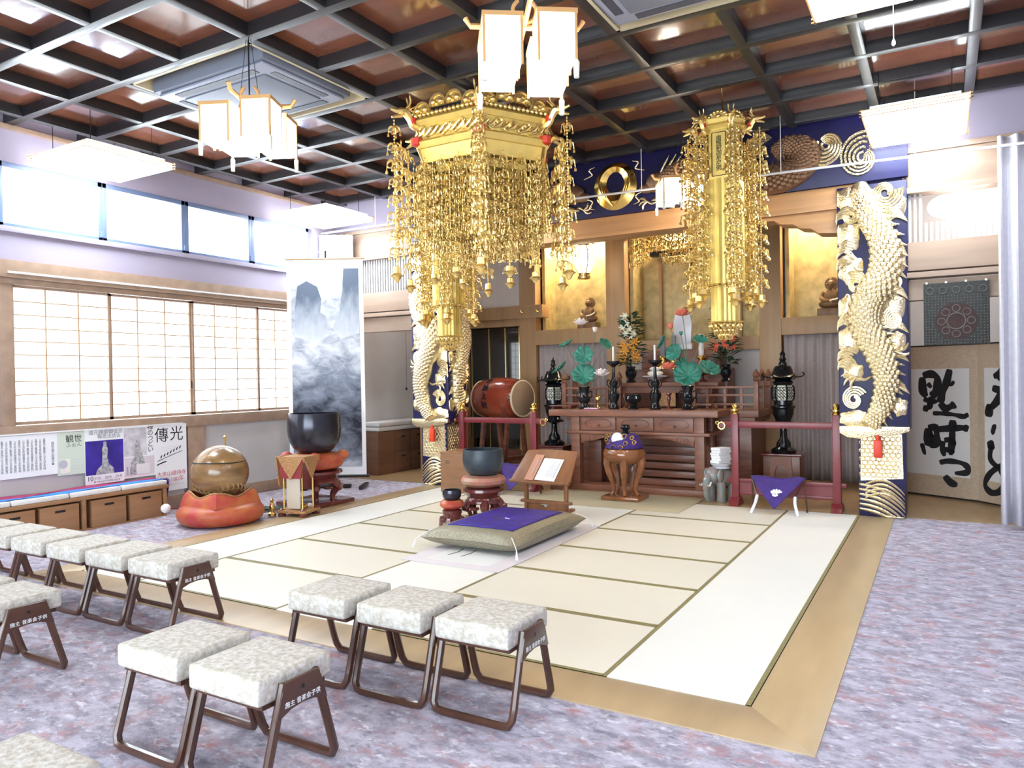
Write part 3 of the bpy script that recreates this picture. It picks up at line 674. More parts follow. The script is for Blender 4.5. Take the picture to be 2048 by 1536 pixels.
# strokes in panel fractions (u from the left, v from the floor)
DIAN=[([(.15,.79),(.16,.70),(.22,.66)],.09),([(.16,.80),(.30,.81),(.40,.78),(.38,.70),(.30,.66)],.085),([(.24,.75),(.30,.72)],.05),([(.30,.66),(.27,.60),(.22,.585)],.07),([(.17,.645),(.28,.63),(.40,.63)],.06),
 ([(.22,.60),(.19,.56)],.07),([(.60,.84),(.55,.76),(.48,.68),(.44,.62)],.08),([(.52,.75),(.62,.74),(.66,.765)],.04),([(.44,.62),(.52,.585),(.62,.60),(.68,.615)],.08),([(.32,.55),(.50,.55),(.66,.545),(.80,.535),(.88,.55)],.05),([(.82,.545),(.86,.535)],.08)]
QING=[([(.24,.45),(.24,.37),(.22,.33)],.10),([(.24,.45),(.36,.455),(.38,.40),(.37,.345),(.26,.345)],.08),([(.25,.40),(.33,.40)],.05),([(.64,.51),(.63,.44)],.09),([(.40,.445),(.60,.455),(.86,.465)],.075),([(.80,.465),(.88,.455)],.08),
 ([(.63,.44),(.62,.36),(.60,.28)],.075),([(.48,.37),(.47,.32),(.50,.27)],.06),([(.50,.375),(.62,.38),(.66,.34)],.06),([(.50,.32),(.66,.30)],.06),([(.42,.225),(.56,.24),(.76,.235),(.86,.21),(.84,.175),(.66,.165)],.06),([(.50,.14),(.60,.10),(.70,.09)],.08),([(.13,.345),(.17,.29),(.2,.285)],.05)]
TEN=[([(.42,.90),(.36,.82),(.24,.79)],.09),([(.42,.88),(.50,.80)],.06),([(.30,.79),(.42,.77),(.52,.80)],.07),([(.22,.72),(.36,.70),(.50,.66)],.08),([(.40,.76),(.32,.66),(.16,.58)],.09),([(.18,.62),(.16,.54)],.10),([(.20,.47),(.26,.46)],.11),([(.48,.64),(.46,.52)],.08),
 ([(.14,.36),(.24,.37)],.10),([(.20,.37),(.18,.28),(.30,.24),(.44,.29)],.06),([(.30,.24),(.16,.18),(.10,.11),(.20,.07),(.34,.10),(.36,.18),(.30,.24)],.065),([(.46,.4),(.5,.33)],.08)]
screen_panel(S1[1],S1[2],DIAN+QING); screen_panel(S1[2],S1[3],TEN)
t=thing('hanging_banner','dark patterned cloth banner with a round red medallion above the calligraphy screen','banner',(.955,5.44,1.90))
w,h=.30,.66
MB().box(-w,w,-.006,.006,0,h).build('cloth','banner_ground',t,bevel=.002)
MB().lathe([(0,-.004),(.19,-.004),(.19,0),(0,0)],(0,-.0065,.25),28,'y').build('medallion','banner_red',t)
MB().torus((0,-.011,.25),.085,.006,24,5,'y').build('medallion_ring','banner_dot',t)
b=MB()
for k in range(8): a=2*PI*k/8; b.torus((.135*math.cos(a),-.011,.25+.135*math.sin(a)),.036,.004,14,4,'y')
for k in range(-2,3): b.torus((k*.12,-.008,.58),.035,.004,12,4,'y')
b.build('lotus_rings','banner_dot',t)
b=MB()
for i in range(20):
    for j in range(22):
        x,z=-w+.02+i*.0295,.02+j*.0295
        if math.hypot(x,z-.25)>.2 and not(z>.53): b.cbox((x,-.0075,z),(.009,.003,.009))
o=b.build('woven_dots','banner_dot',t); o['kind']='stuff'
for k in range(4): MB().tube([(-w+.03+k*.18,-.01,h+.005),(-w+.03+k*.18,.04,h+.012),(-w+.03+k*.18,.125,h+.012)],.012,8).build('hook','white_metal',t)
o=curtain('stage_curtain','gathered white curtain hanging at the right edge of the picture',(1.33,5.36,0),(2.25,5.36,0),.05,4.0,'curtain_white',7,.07)
o=curtain('window_curtain','short white curtain hanging above the ink landscape scroll',(-7.86,5.12,0),(-7.40,5.40,0),3.05,3.98,'curtain_white',5,.03)
# ================================================================== lamps
def fluorescent(label,x,y,sx,sy,z=4.05):
    t=thing('ceiling_light',label,'ceiling light',(x,y,z),group='square fluorescent ceiling lights')
    MB().box(-sx/2,sx/2,-sy/2,sy/2,0,.085).build('diffuser','fluo',t,bevel=.03)
    MB().box(-sx/2+.06,sx/2-.06,-sy/2+.06,sy/2-.06,.088,.12).build('housing','white_metal',t)
    for i in(-1,1):
        for q in range(3): MB().box(-sx/2-.03,sx/2+.03,i*(sy/2+.006)-.006,i*(sy/2+.006)+.006,.012+.028*q,.020+.028*q).build('lattice_strip','lamp_wood',t)
        for q in range(3): MB().box(i*(sx/2+.006)-.006,i*(sx/2+.006)+.006,-sy/2-.03,sy/2+.03,.012+.028*q,.020+.028*q).build('lattice_strip','lamp_wood',t)
    for i,j in((-1,-1),(1,-1),(1,1),(-1,1)): MB().tube([(i*sx*.35,j*sy*.35,.12),(i*sx*.35,j*sy*.35,ZC-z+.12)],.004,5).build('hanger_rod','black',t)
    return t
fluorescent('bright square ceiling light nearest the high windows, upper left',-7.22,1.18,1.02,1.0)
fluorescent('bright square ceiling light just above the ink landscape scroll',-7.22,4.60,1.02,1.0)
fluorescent('bright square ceiling light in front of the right pillar top',.62,4.82,.88,1.15,4.08)
t=fluorescent('bright ceiling light cut off by the top edge, upper right',.52,1.42,.88,1.0,4.08)
fluorescent('added square ceiling light extending the window row, unseen behind the viewer',-7.22,-2.24,1.02,1.0); fluorescent('added square ceiling light extending the right row, unseen behind the viewer',.52,-1.98,.88,1.0,4.08)  # unseen pair added behind the viewer to brighten the floor
t=thing('pull_cord','thin lamp pull cord with a small white knob at upper right','cord',(.56,2.02,3.86))
MB().tube([(0,0,.03),(0,0,.70)],.003,5).build('string','white_metal',t); MB().lathe([(.004,.04),(.012,.02),(.013,0),(.0,-.012)],n=8).build('knob','porcelain',t)
t=thing('wall_lamp','oval white glowing lamp among the slatted louvres at right','lamp',(1.01,5.60,3.40))
MB().lathe([(.02,-.135)]+[(.315*math.cos(a)**.7,.135*math.sin(a)) for a in [-1.35+2.7*i/12 for i in range(13)]]+[(.02,.135)],n=40,flat=(1,.5)).build('globe','oval_lamp',t)
MB().tube([(0,0,.13),(0,0,.158)],.03,10).build('ceiling_cap','white_metal',t)
for x_,l_ in((-7.2,'left'),(1.35,'right')):  # an unseen lamp added in each alcove to brighten its walls
    t=thing('alcove_fill_light','added round fill lamp inside the %s alcove, unseen above the lintel'%l_,'ceiling light',(x_,6.75,4.12)); MB().lathe([(0,0),(.20,.01),(.24,.04),(.24,.055)],n=24).build('diffuser','alcove_fill_glow',t); MB().lathe([(.25,.056),(.25,.079)],n=24).build('base','white_metal',t)
def lantern(label,x,y,zt=3.90,rot=.45,sc=.84,boxes=4):
    t=thing('paper_lantern',label,'lantern',(x,y,0),rot,group='four-box paper lanterns')
    s=.275*sc; h=.33*sc; d=.20*sc; z1=zt-.05*sc; z0=z1-h
    for k in range(4):
        a=PI/4+k*PI/2; cx,cy=d*math.sqrt(2)*math.cos(a)*1.0,d*math.sqrt(2)*math.sin(a)*1.0
        zz=z0-(.0 if k%2 else .035*sc)
        bx=MB().box(cx-s/2,cx+s/2,cy-s/2,cy+s/2,zz,zz+h).build('paper_box','lamp_paper',t,bevel=.012)
        for i,j in((-1,-1),(1,-1),(1,1),(-1,1)): MB().box(cx+i*s/2-.008,cx+i*s/2+.008,cy+j*s/2-.008,cy+j*s/2+.008,zz-.01,zz+h+.01).build('corner_post','lamp_wood',bx)
        MB().box(cx-s/2-.012,cx+s/2+.012,cy-s/2-.012,cy+s/2+.012,zz+h+.001,zz+h+.03).build('top_rim','lamp_wood',bx)
        MB().lathe([(.016,zz-.14*sc),(.02,zz-.02),(.006,zz)],(cx+math.copysign(s*.5,cx),cy+math.copysign(s*.5,cy),0),8).build('tassel','paper_cream',t)
    for i in(0,1):
        p=[(-.46*sc,0,zt-.005+.05),(-.42*sc,0,zt-.005),(.42*sc,0,zt-.005),(.46*sc,0,zt-.005+.05)]
        MB().tube([(q[0],q[1],q[2]) if i==0 else (q[1],q[0],q[2]+.02) for q in p],.018,6).build('cross_arm','lamp_wood',t)
    for s_ in(-1,1): MB().tube(smooth_path([(0,0,zt+.02),(s_*.07*sc,0,zt+.05),(s_*.09*sc,0,zt+.12),(s_*.05*sc,0,zt+.17)],4),.014,6).build('curled_hook','lamp_wood',t)
    MB().tube([(0,0,zt+.02),(0,0,ZC-.002)],.006,6).build('cable','black',t)
    for i,j in((-1,0),(1,0)): MB().tube([(i*.09,j,zt),(i*.02,j,ZC-.002)],.0025,4).build('chain','black',t)
    return t
lantern('four-box paper lantern hanging below the ceiling air conditioner',gx(3),gy(1))
lantern('large four-box paper lantern glowing in front of the golden canopy',-1.50,gy(1),3.91,.62)
lantern('small four-box paper lantern seen through the golden canopy tassels',-4.50,4.86,3.90,.5,.74)
lantern('small four-box paper lantern beside the inscribed golden banner',-1.78,4.78,3.92,.5,.74)
# ================================================================== gilded pendants
def ornament(b,z,s=1):
    """filigree drop: rings, petals and little bells"""
    for k in range(3):
        a=2*PI*k/3; b.torus((.030*s*math.cos(a),.030*s*math.sin(a),z),.025*s,.0055*s,8,4,'y' if k else 'x')
    for k in range(4):
        a=2*PI*k/4+.4; x,y=.046*s*math.cos(a),.046*s*math.sin(a)
        b.tube([(x*.4,y*.4,z+.025*s),(x,y,z+.012*s),(x*1.15,y*1.15,z-.03*s)],[.004*s,.006*s,.003*s],4)
        b.lathe([(.002,0),(.009*s,-.012*s),(.010*s,-.026*s),(0,-.03*s)],(x*1.15,y*1.15,z-.03*s),6)
def strand_mesh(L,n,s=1,bell=True):
    b=MB(); b.tube([(0,0,0),(0,0,-L)],.0035*s,4)
    for i in range(int(L/.028)): b.sphere((0,0,-.014-i*.028),.0075*s,5,4)
    for i in range(n): ornament(b,-L*(i+.6)/(n+.4),s*(1+.15*((i*7)%3-1)))
    if bell: b.lathe([(.004*s,0),(.024*s,-.008*s),(.026*s,-.055*s),(.05*s,-.075*s),(.03*s,-.085*s),(.012*s,-.12*s),(0,-.125*s)],(0,0,-L),8)
    o=b.build('pendant_strand','gold',None); me=o.data; bpy.data.objects.remove(o); return me
SL=strand_mesh(1.32,8,1.25); SM=strand_mesh(.66,5,1.15,False); SS=strand_mesh(.44,3,1.1,False); SB=strand_mesh(1.85,11,1.25)
def ring(b,R,z0,z1,R2=None,n=6,thick=.03):
    R2=R2 or R; vs=[];fs=[]
    for i in range(n):
        a=-PI/2-PI/6+2*PI*i/n+ (PI/3 if False else 0)
        for rr,z in((R,z0),(R2,z1),(R2-thick,z1),(R-thick,z0)): vs.append((rr*math.cos(a),rr*math.sin(a),z))
    for i in range(n):
        j=(i+1)%n
        for k in range(4): fs.append((i*4+k,j*4+k,j*4+(k+1)%4,i*4+(k+1)%4))
    return b.add(vs,fs)
def hexcorner(R,i): a=-PI/2-PI/6+2*PI*i/6; return R*math.cos(a),R*math.sin(a),a
def dragon_finial(t,R,z,i,s=1):
    x,y,a=hexcorner(R,i); b=MB(); c,sn=math.cos(a),math.sin(a)
    P=lambda r,zz,o=0:(x+c*r*s-sn*o*s,y+sn*r*s+c*o*s,z+zz*s)
    b.tube(smooth_path([P(-.05,-.04),P(.03,-.03),P(.07,.04),P(.11,.09),P(.17,.08)],4),[.03*s,.03*s,.03*s,.03*s,.03*s,.032*s,.032*s,.032*s,.034*s,.036*s,.038*s,.04*s,.04*s,.035*s,.03*s,.025*s,.02*s][:17],7)
    b.tube([P(.14,.10),P(.20,.09),P(.25,.10)],[.03*s,.02*s,.012*s],6); b.tube([P(.14,.06),P(.20,.04),P(.24,.025)],[.022*s,.016*s,.009*s],6)
    for o in(-.02,.02): b.tube(smooth_path([P(.11,.12,o),P(.07,.17,o*1.5),P(.08,.24,o*2)],4),[.009*s]*8+[.003*s],5)
    for k in range(5): b.tube([P(.10-.02*k,.11),P(.04-.02*k,.17-.02*k,(-.03,.03)[k%2])],[.012*s,.003*s],4)
    h=b.build('dragon_finial','gold',t)
    MB().lathe([(.0,-.05*s),(.034*s,-.03*s),(.04*s,.02*s),(.0,.05*s)],P(.045,.02),8).build('red_neck','red_trim',h)
    return P(.22,.03)
def hanging_canopy():
    t=thing('golden_canopy','large hexagonal golden canopy with dragon corners and hanging bead tassels','canopy',(-2.98,2.36,0))
    R=.70; G='gold_paint'
    ring(MB(),R-.02,3.74,3.79,R+.01).build('lower_cornice',G,t); ring(MB(),R+.01,3.79,3.815,R-.02).build('lower_cornice',G,t)
    ring(MB(),R-.04,3.815,3.945,R-.04).build('frieze',G,t)
    ring(MB(),R-.02,3.945,3.985,R+.02).build('upper_cornice',G,t); ring(MB(),R+.02,3.985,4.03,R-.03).build('upper_cornice',G,t)
    ring(MB(),R-.09,3.62,3.745,R-.05).build('inner_skirt',G,t); ring(MB(),R-.22,3.55,3.745,R-.2).build('inner_skirt',G,t)
    b=MB(); n=6; c=[hexcorner(R-.05,i)[:2] for i in range(6)]; b.add([(x,y,4.02) for x,y in c]+[(x*.3,y*.3,4.20) for x,y in c],[(i,(i+1)%6,(i+1)%6+6,i+6) for i in range(6)]+[(6,7,8,9,10,11)]); b.build('roof',G,t)
    MB().add([(x,y,3.75) for x,y in c],[(0,1,2,3,4,5)]).build('soffit',G,t,solid=.01)
    MB().tube([(0,0,4.19),(0,0,ZC+.14)],.018,8).build('suspension_rod','black',t)
    for i in range(6):
        x0,y0,_=hexcorner(R+.0,i); x1,y1,_=hexcorner(R+.0,(i+1)%6); L=math.hypot(x1-x0,y1-y0); X=Vector(((x1-x0)/L,(y1-y0)/L,0)); nrm=Vector((X.y,-X.x,0))
        b=MB()                                   # scalloped crest of curling clouds
        for k in range(4):
            s=L*(k+.5)/4; hgt=4.04+.055*math.sin(PI*(k+.5)/4)*1.5
            for q in range(2): b.tube([tuple(Vector((x0,y0,0))+X*(s+(.085-.035*q)*math.cos(u))+Vector((0,0,hgt-.03+(.10-.04*q)*math.sin(u)))) for u in [PI*w/8 for w in range(9)]],.016,5)
            for o in(-.04,.04): b.sphere(tuple(Vector((x0,y0,hgt))+X*(s+o)+nrm*.01),.028,8,6)
            c0=Vector((x0,y0,hgt-.05))+X*s; b.add([tuple(c0+X*(.088*math.cos(u))+Vector((0,0,.02+.105*math.sin(u)))-nrm*d_) for d_ in(0,.02) for u in [PI*w/8 for w in range(9)]],[tuple(range(9)),tuple(range(17,8,-1))]+[(w,w+1,w+10,w+9) for w in range(8)])
        for k in range(15): b.sphere(tuple(Vector((x0,y0,4.03))+X*(L*(k+.5)/15)+nrm*.01),.022,7,5)
        b.build('cloud_crest','gold',t)
        b=MB(); mp=lambda s,z,h:Vector((x0,y0,0))+X*s+nrm*(h-.03)+Vector((0,0,z))
        rn=random.Random(i)
        for k in range(9):
            s=L*(.09+.82*k/8); spiral(b,mp,s,3.88+.02*(-1)**k,.042,1.2,rn.random()*6,2,.009,(-1)**k,.012)
            plume(b,mp,[(s-.05,3.84),(s,3.87),(s+.05,3.92)],.012,.014,3)
        b.build('frieze_carving','gold',t)
        p=dragon_finial(t,R-.02,3.97,i,1.0); inst(SL,'pendant_strand',t,(p[0],p[1],p[2]-.02),(0,0,i))
        MB().lathe([(0,-.05),(.05,-.03),(.055,.03),(0,.06)],(hexcorner(R-.02,i)[0],hexcorner(R-.02,i)[1],3.80),8).build('red_bracket','red_trim',t)
        for k in range(7):
            f=(k+.5)/7; ang=rn.random()*6
            inst(SM,'pendant_strand',t,((x0+(x1-x0)*f)*.93,(y0+(y1-y0)*f)*.93,3.66-.04*(k%2)),(0,0,ang),(1,1,.9+.25*rn.random()))
            if k%3!=2: g=(k+1)/7; inst(SM,'pendant_strand',t,((x0+(x1-x0)*g)*.76,(y0+(y1-y0)*g)*.76,3.55-.08*rn.random()),(0,0,ang+1),(1,1,.9+.3*rn.random()))
            if k in(1,5): inst(SS,'pendant_strand',t,((x0+(x1-x0)*f)*.5,(y0+(y1-y0)*f)*.5,3.6),(0,0,ang+2),(1,1,1.3))
        inst(SL,'pendant_strand',t,((x0*.5+x1*.5)*.80,(y0*.5+y1*.5)*.80,3.60),(0,0,i+.5),(1,1,.72))
        inst(SM,'pendant_strand',t,(p[0]*.93,p[1]*.93,3.80),(0,0,i+.9),(1.2,1.2,1.5))
hanging_canopy()
def pleated(b,R,z0,z1,n=48,d=.012):
    vs=[];fs=[]
    for i in range(n):
        a=2*PI*i/n; rr=R-(d if i%2 else 0)
        # hexagonal plan
        k=math.cos(((a+PI/2) % (PI/3))-PI/6); rr=rr*.9/k if k>.1 else rr
        vs+=[(rr*math.cos(a),rr*math.sin(a),z0),(rr*math.cos(a),rr*math.sin(a),z1)]
    for i in range(n): j=(i+1)%n; fs.append((i*2,j*2,j*2+1,i*2+1))
    fs+=[tuple(i*2 for i in range(n))[::-1],tuple(i*2+1 for i in range(n))]; return b.add(vs,fs)
def golden_banner(label,x,y):
    t=thing('golden_banner',label,'banner',(x,y,0),group='pair of hexagonal golden banners'); G='gold_paint'
    pleated(MB(),.205,2.56,3.63).build('pleated_column',G,t); pleated(MB(),.155,2.17,2.545,40,.010).build('pleated_column',G,t)
    ring(MB(),.20,3.63,4.14,.20,thick=.02).build('inscription_case',G,t)
    ring(MB(),.215,4.14,4.17,.25).build('cornice',G,t); ring(MB(),.25,4.17,4.20,.22).build('cornice',G,t); ring(MB(),.215,4.20,4.24,.24).build('cornice',G,t)
    for z,R in((2.555,.20),(2.175,.155)):
        b=MB()
        for k in range(18): a=2*PI*k/18; b.torus((R*math.cos(a),R*math.sin(a),z-.005),.026,.006,8,4,'z'); b.sphere((R*math.cos(a),R*math.sin(a),z-.03),.012,6,4)
        b.build('scalloped_edge','gold',t)
    b=MB()
    for k in range(16):
        a=2*PI*k/16
        for q in range(3): rr=.155-.045*q; b.sphere((rr*math.cos(a+q*.2),rr*math.sin(a+q*.2),2.13-.045*q),.022,6,5); b.torus((rr*math.cos(a+.2),rr*math.sin(a+.2),2.10-.045*q),.018,.005,7,4,'x')
    b.build('flower_fringe','gold',t)
    for k in range(6): MB().tube([(0,0,2.02),(.05*math.cos(k),.05*math.sin(k),2.0),(.085*math.cos(k),.085*math.sin(k),2.03)],[.012,.02,.004],5).build('petal','gold',t)
    for i in range(6):
        x0,y0,_=hexcorner(.2,i); x1,y1,_=hexcorner(.2,(i+1)%6); X=Vector((x1-x0,y1-y0,0)); L=X.length; X.normalize(); nrm=Vector((X.y,-X.x,0)); c=Vector(((x0+x1)/2,(y0+y1)/2,0))
        fr=MB()
        for a,b_ in(((-.07,3.66),(.07,3.66)),((-.07,4.10),(.07,4.10)),((-.07,3.66),(-.07,4.10)),((.07,3.66),(.07,4.10))): fr.bar(tuple(c+X*a[0]+nrm*.004+Vector((0,0,a[1]))),tuple(c+X*b_[0]+nrm*.004+Vector((0,0,b_[1]))),.008)
        fr.build('plaque_border','wood_rose',t)
        if i in(0,1): text('南無釈迦牟尼佛',.062,'ink',t,'inscription',frame(c+nrm*.006+Vector((0,0,3.885)),X,(0,0,1)),vertical=True,spacing=.95)
        b=MB(); 
        for q in range(9): u=PI*q/8; b.sphere(tuple(c*1.08+X*(.095*math.cos(u))+Vector((0,0,4.235+.075*math.sin(u)))),.018,6,5)
        pts=[tuple(c*1.06+X*(.095*math.cos(PI*q/8))+Vector((0,0,4.23+.075*math.sin(PI*q/8)))) for q in range(9)]
        b.add(pts,[tuple(range(9))]); b.sphere(tuple(c*1.12+Vector((0,0,4.26))),.03,8,6); b.build('crest_leaf','gold',t)
        p=dragon_finial(t,.24,4.16,i,.75); hx,hy,_=hexcorner(.37,i)
        for q,(dx,sc) in enumerate(((1,1),(.84,.93))): inst(SB,'pendant_strand',t,(hx*dx,hy*dx,4.14-.05*q),(0,0,i+q),(1.25,1.25,.92*sc))
    b=MB(); c=[hexcorner(.22,i)[:2] for i in range(6)]; b.add([(a,d,4.22) for a,d in c]+[(0,0,4.33)],[(i,(i+1)%6,6) for i in range(6)]); b.build('roof',G,t)
    MB().tube([(0,0,4.32),(0,0,ZC+.14)],.008,6).build('suspension_rod','brass',t)
golden_banner('hexagonal golden banner with inscribed plaque hanging right of centre',-1.13,4.12)
golden_banner('hexagonal golden banner hanging behind the canopy at left',-4.62,4.10)
# smaller pendant cluster inside the central niche
t=thing('niche_pendants','golden bead pendants hanging inside the central altar niche','ornament',(-2.75,7.55,4.0))
MB().box(-.72,.72,-.02,.02,0,.03).build('hanging_bar','brass',t)
for x in(-.6,.6): MB().tube([(x,0,.03),(x,0,.2)],.006,5).build('suspension_rod','brass',t)
for k in range(15): inst(SM,'pendant_strand',t,(-.68+.097*k,.02*(k%2),0),(0,0,k),(1.1,1.1,.55+.5*abs(math.cos(k*.45))))
# ================================================================== folding stools
def make_stool():
    t=thing('padded_stool','','stool'); s=MB().box(-.212,.212,-.20,.20,.365,.47).build('seat_pad','seat_fabric',t,bevel=.02,seg=3)
    MB().box(-.2,.2,-.17,.17,.345,.364).build('seat_board','stool_wood',t)
    for k in(-1,1):
        p=[(-.226,k*.085,.43),(-.226,k*.18,.10),(-.224,k*.196,.05),(-.205,k*.203,.02),(-.165,k*.205,.014),(.165,k*.205,.014),(.205,k*.203,.02),(.224,k*.196,.05),(.226,k*.18,.10),(.226,k*.085,.43)]
        MB().tube(p,.0195,8).build('leg_loop','stool_wood',t)
    for k in(-1,1):
        pl=[(-.105,.405),(-.085,.435),(.085,.435),(.105,.405),(.138,.300),(.11,.305),(.06,.322),(0,.328),(-.06,.322),(-.11,.305),(-.138,.300)]
        b=MB().prism(pl,k*.236-.010,k*.236+.010,'x').build('side_bracket','stool_wood',t,bevel=.003)
        MB().lathe([(0,-.004),(.008,-.003),(.009,0)] if k<0 else [(.009,0),(.008,.003),(0,.004)],(k*.2465,0,.395),10,'x').build('rivet','black',b)
        text('施主 音楽会子供',.026,'paper',b,'lettering',frame((k*.2475,0,.345),(0,k,0),(0,0,1)),spacing=1.05)
    return t
stool=make_stool(); used=[]
def put_stool(x,y,label,group,rz=0):
    if not used: used.append(1); stool.location=(x,y,-.006); stool['label']=label; stool['group']=group
    else: dup(stool,(x,y,-.006),rz,label,group)
g1='stools in front of the centre tatami'; g2='stools along the left side of the tatami'; g3='stools in the nearest rows'
put_stool(-1.135,-.565,'beige padded stool closest to the wooden floor border, right end of its row of three',g1)
put_stool(-1.636,-.575,'beige padded stool in the middle of the row of three by the wooden border',g1)
put_stool(-2.137,-.580,'beige padded stool at the left end of the row of three by the wooden border',g1)
for i,(x,l) in enumerate(((-3.70,'beige padded stool at the right end of the long left row, side lettering visible'),(-4.20,'beige padded stool second from the right in the long left row'),(-4.70,'beige padded stool third from the right in the long left row'),(-5.20,'beige padded stool fourth from the right in the long left row'),(-5.70,'beige padded stool fifth from the right in the long left row'),(-6.20,'beige padded stool farthest along the long left row, only a seat corner showing'))):
    put_stool(x,-.525,l,g2)
put_stool(-1.69,-1.535,'large near beige stool with white lettering on its dark side bracket, front centre',g3)
put_stool(-2.195,-1.53,'near beige stool just left of the front centre lettered stool',g3)
put_stool(-3.77,-1.54,'beige stool with lettered bracket cut by the left edge, in the second row',g3)
put_stool(-4.272,-1.54,'beige stool at the left edge with only a sliver of its seat visible',g3)
put_stool(-1.66,-2.57,'beige stool seat at the bottom left corner, legs out of view',g3)
# ================================================================== cushion, mat, reading desk
t=thing('floor_mat','pale bordered reed mat lying under the big purple cushion','mat',(0,0,0))
MB().box(-3.42,-2.39,1.555,3.70,.0045,.010).build('mat_field','mat_edge',t,bevel=.002); MB().box(-3.24,-2.57,1.68,3.6,.010,.0115).build('mat_centre','mat_white',t)
for x in(-3.12,-2.98): MB().tube(smooth_path([(x,1.86,.0125),(x+.02,2.0,.013),(x-.01,2.14,.0125)],5),.004,5).build('tie_cord','stem',t)
t=thing('floor_cushion','large square cushion with purple silk top and grey-gold brocade border','cushion',(0,0,0.0115))
cx,cy,hx,hy,H=-3.00,2.74,.56,.80,.20
def pil(u,v,lift,top):
    x,y=(u-.5)*2,(v-.5)*2; e=max(abs(x),abs(y)); puff=(1-abs(x)**5)*(1-abs(y)**5); pin=1-.06*(abs(x)*abs(y))**0-.05*((1-abs(x)**2)*abs(y)**6+(1-abs(y)**2)*abs(x)**6)
    return (cx+hx*x*pin,cy+hy*y*pin,.105+(1 if top else -1)*(.001+.10*puff**.42)+(.012*math.exp(-((x*x+y*y)*30))*-2 if top else 0)+lift)
MB().grid(lambda u,v:pil(u,v,0,True),29,37).grid(lambda u,v:pil(u,v,0,False),29,37).build('brocade_cover','brocade',t)
MB().grid(lambda u,v:pil(.15+.70*u,.15+.70*v,.004,True),25,29).build('silk_panel','purple_silk',t,solid=.006)
MB().tube(smooth_path([(cx-.04,cy+.02,.19),(cx-.01,cy,.196),(cx+.04,cy-.01,.19)],4),.005,5).build('centre_stitch','cloth_white',t)
for sx,sy in((-1,-1),(1,-1),(1,1)):
    x,y=cx+sx*hx*.97,cy+sy*hy*.97
    tt=MB().tube(smooth_path([(x-sx*.1,y-sy*.1,.17),(x,y,.105),(x+sx*.02,y+sy*.02,.06),(x+sx*.03,y+sy*.04,.008)],4),[.004]*6+[.006,.007,.009,.011,.013,.012,.010],6).build('corner_tassel','cloth_white',t)
e=MB().tube([tuple(pil(0,v/24,.004,True)) for v in range(25)],.006,6).build('edge_piping','cloth_white',t)
t=thing('reading_desk','slanted wooden sutra reading desk beside the purple cushion','desk',(-3.33,4.22,.003))
for x in(-.27,.27):
    MB().box(x-.022,x+.022,-.022,.022,.0,.40).build('leg','wood_desk',t,bevel=.005)
MB().box(-.34,.34,-.03,.03,.10,.135).build('stretcher','wood_desk',t,bevel=.005); MB().box(-.25,.25,-.012,.012,.0,.099).build('apron_board','wood_desk',t,bevel=.003)
MB().box(-.30,-.24,-.18,.18,-.002,.03).build('foot','wood_desk',t,bevel=.004); MB().box(.24,.30,-.18,.18,-.002,.03).build('foot','wood_desk',t,bevel=.004)
b=MB()
for k in range(5): a=-.6+.3*k; b.tube(smooth_path([(0,-.014,.06),(.04*math.sin(a),-.016,.085),(.10*math.sin(a),-.016,.10-.02*abs(a))],3),.008,5)
b.build('leaf_carving','silver',t)
pr=[(-.40+.80*i/10,.018*math.sin(PI*i/10)) for i in range(11)]
b=MB(); tl=lambda u,v,w:(u,-.16+.50*v*math.cos(.75)-w*math.sin(.75),.36+.50*v*math.sin(.75)+w*math.cos(.75))
b.add([tl(x*(.86 if v else 1),v+bow*(2.2 if v else -1.2),w) for w in(0,.025) for v in(0,1) for x,bow in pr],
  [tuple(range(0,11))+tuple(range(21,10,-1)),tuple(range(22,33))+tuple(range(43,32,-1)),tuple(range(11))+tuple(range(32,21,-1)),tuple(range(11,22))+tuple(range(43,32,-1)),(0,22,33,11),(10,21,43,32)])
b.build('slanted_top','wood_desk',t,bevel=.004)
b=MB(); b.add([tl(x,-.02+bow*-1.2+d,w) for w in(.027,.055) for d in(-.03,.03) for x,bow in pr],[tuple(range(0,11))+tuple(range(21,10,-1)),tuple(range(22,33))+tuple(range(43,32,-1)),tuple(range(11))+tuple(range(32,21,-1)),tuple(range(11,22))+tuple(range(43,32,-1)),(0,22,33,11),(10,21,43,32)]); b.build('book_ledge','wood_desk',t)
X=Vector((1,0,0)); Yv=Vector((0,math.cos(.75),math.sin(.75)))
def on_desk(name,label,cat,u,v,w,h,rz,m,lines,zo=.0285):
    p=Vector((-3.33,4.22,.003))+Vector(tl(u,v,zo)); x=X*math.cos(rz)+Yv*math.sin(rz); y=Yv*math.cos(rz)-X*math.sin(rz); mw=frame(p,x,y)
    o=thing(name,label,cat); o.matrix_world=mw
    MB().box(-w/2,w/2,0,h,0,.006).build('sheet',m,o)
    for k in range(lines): MB().box(w/2-.03-.022*k-.006,w/2-.03-.022*k,h*.15,h*(.9-.12*(k%3)),.0061,.0068).build('written_line','ink_faint' if k else 'ink_grey',o)
on_desk('sutra_paper','white sheet with vertical writing lying on the slanted reading desk','paper',.06,.05,.27,.34,-.05,'paper',6)
on_desk('sutra_booklet','narrow orange-brown booklet leaning on the left of the reading desk','booklet',-.145,.03,.12,.40,-.04,'booklet',2,.036)
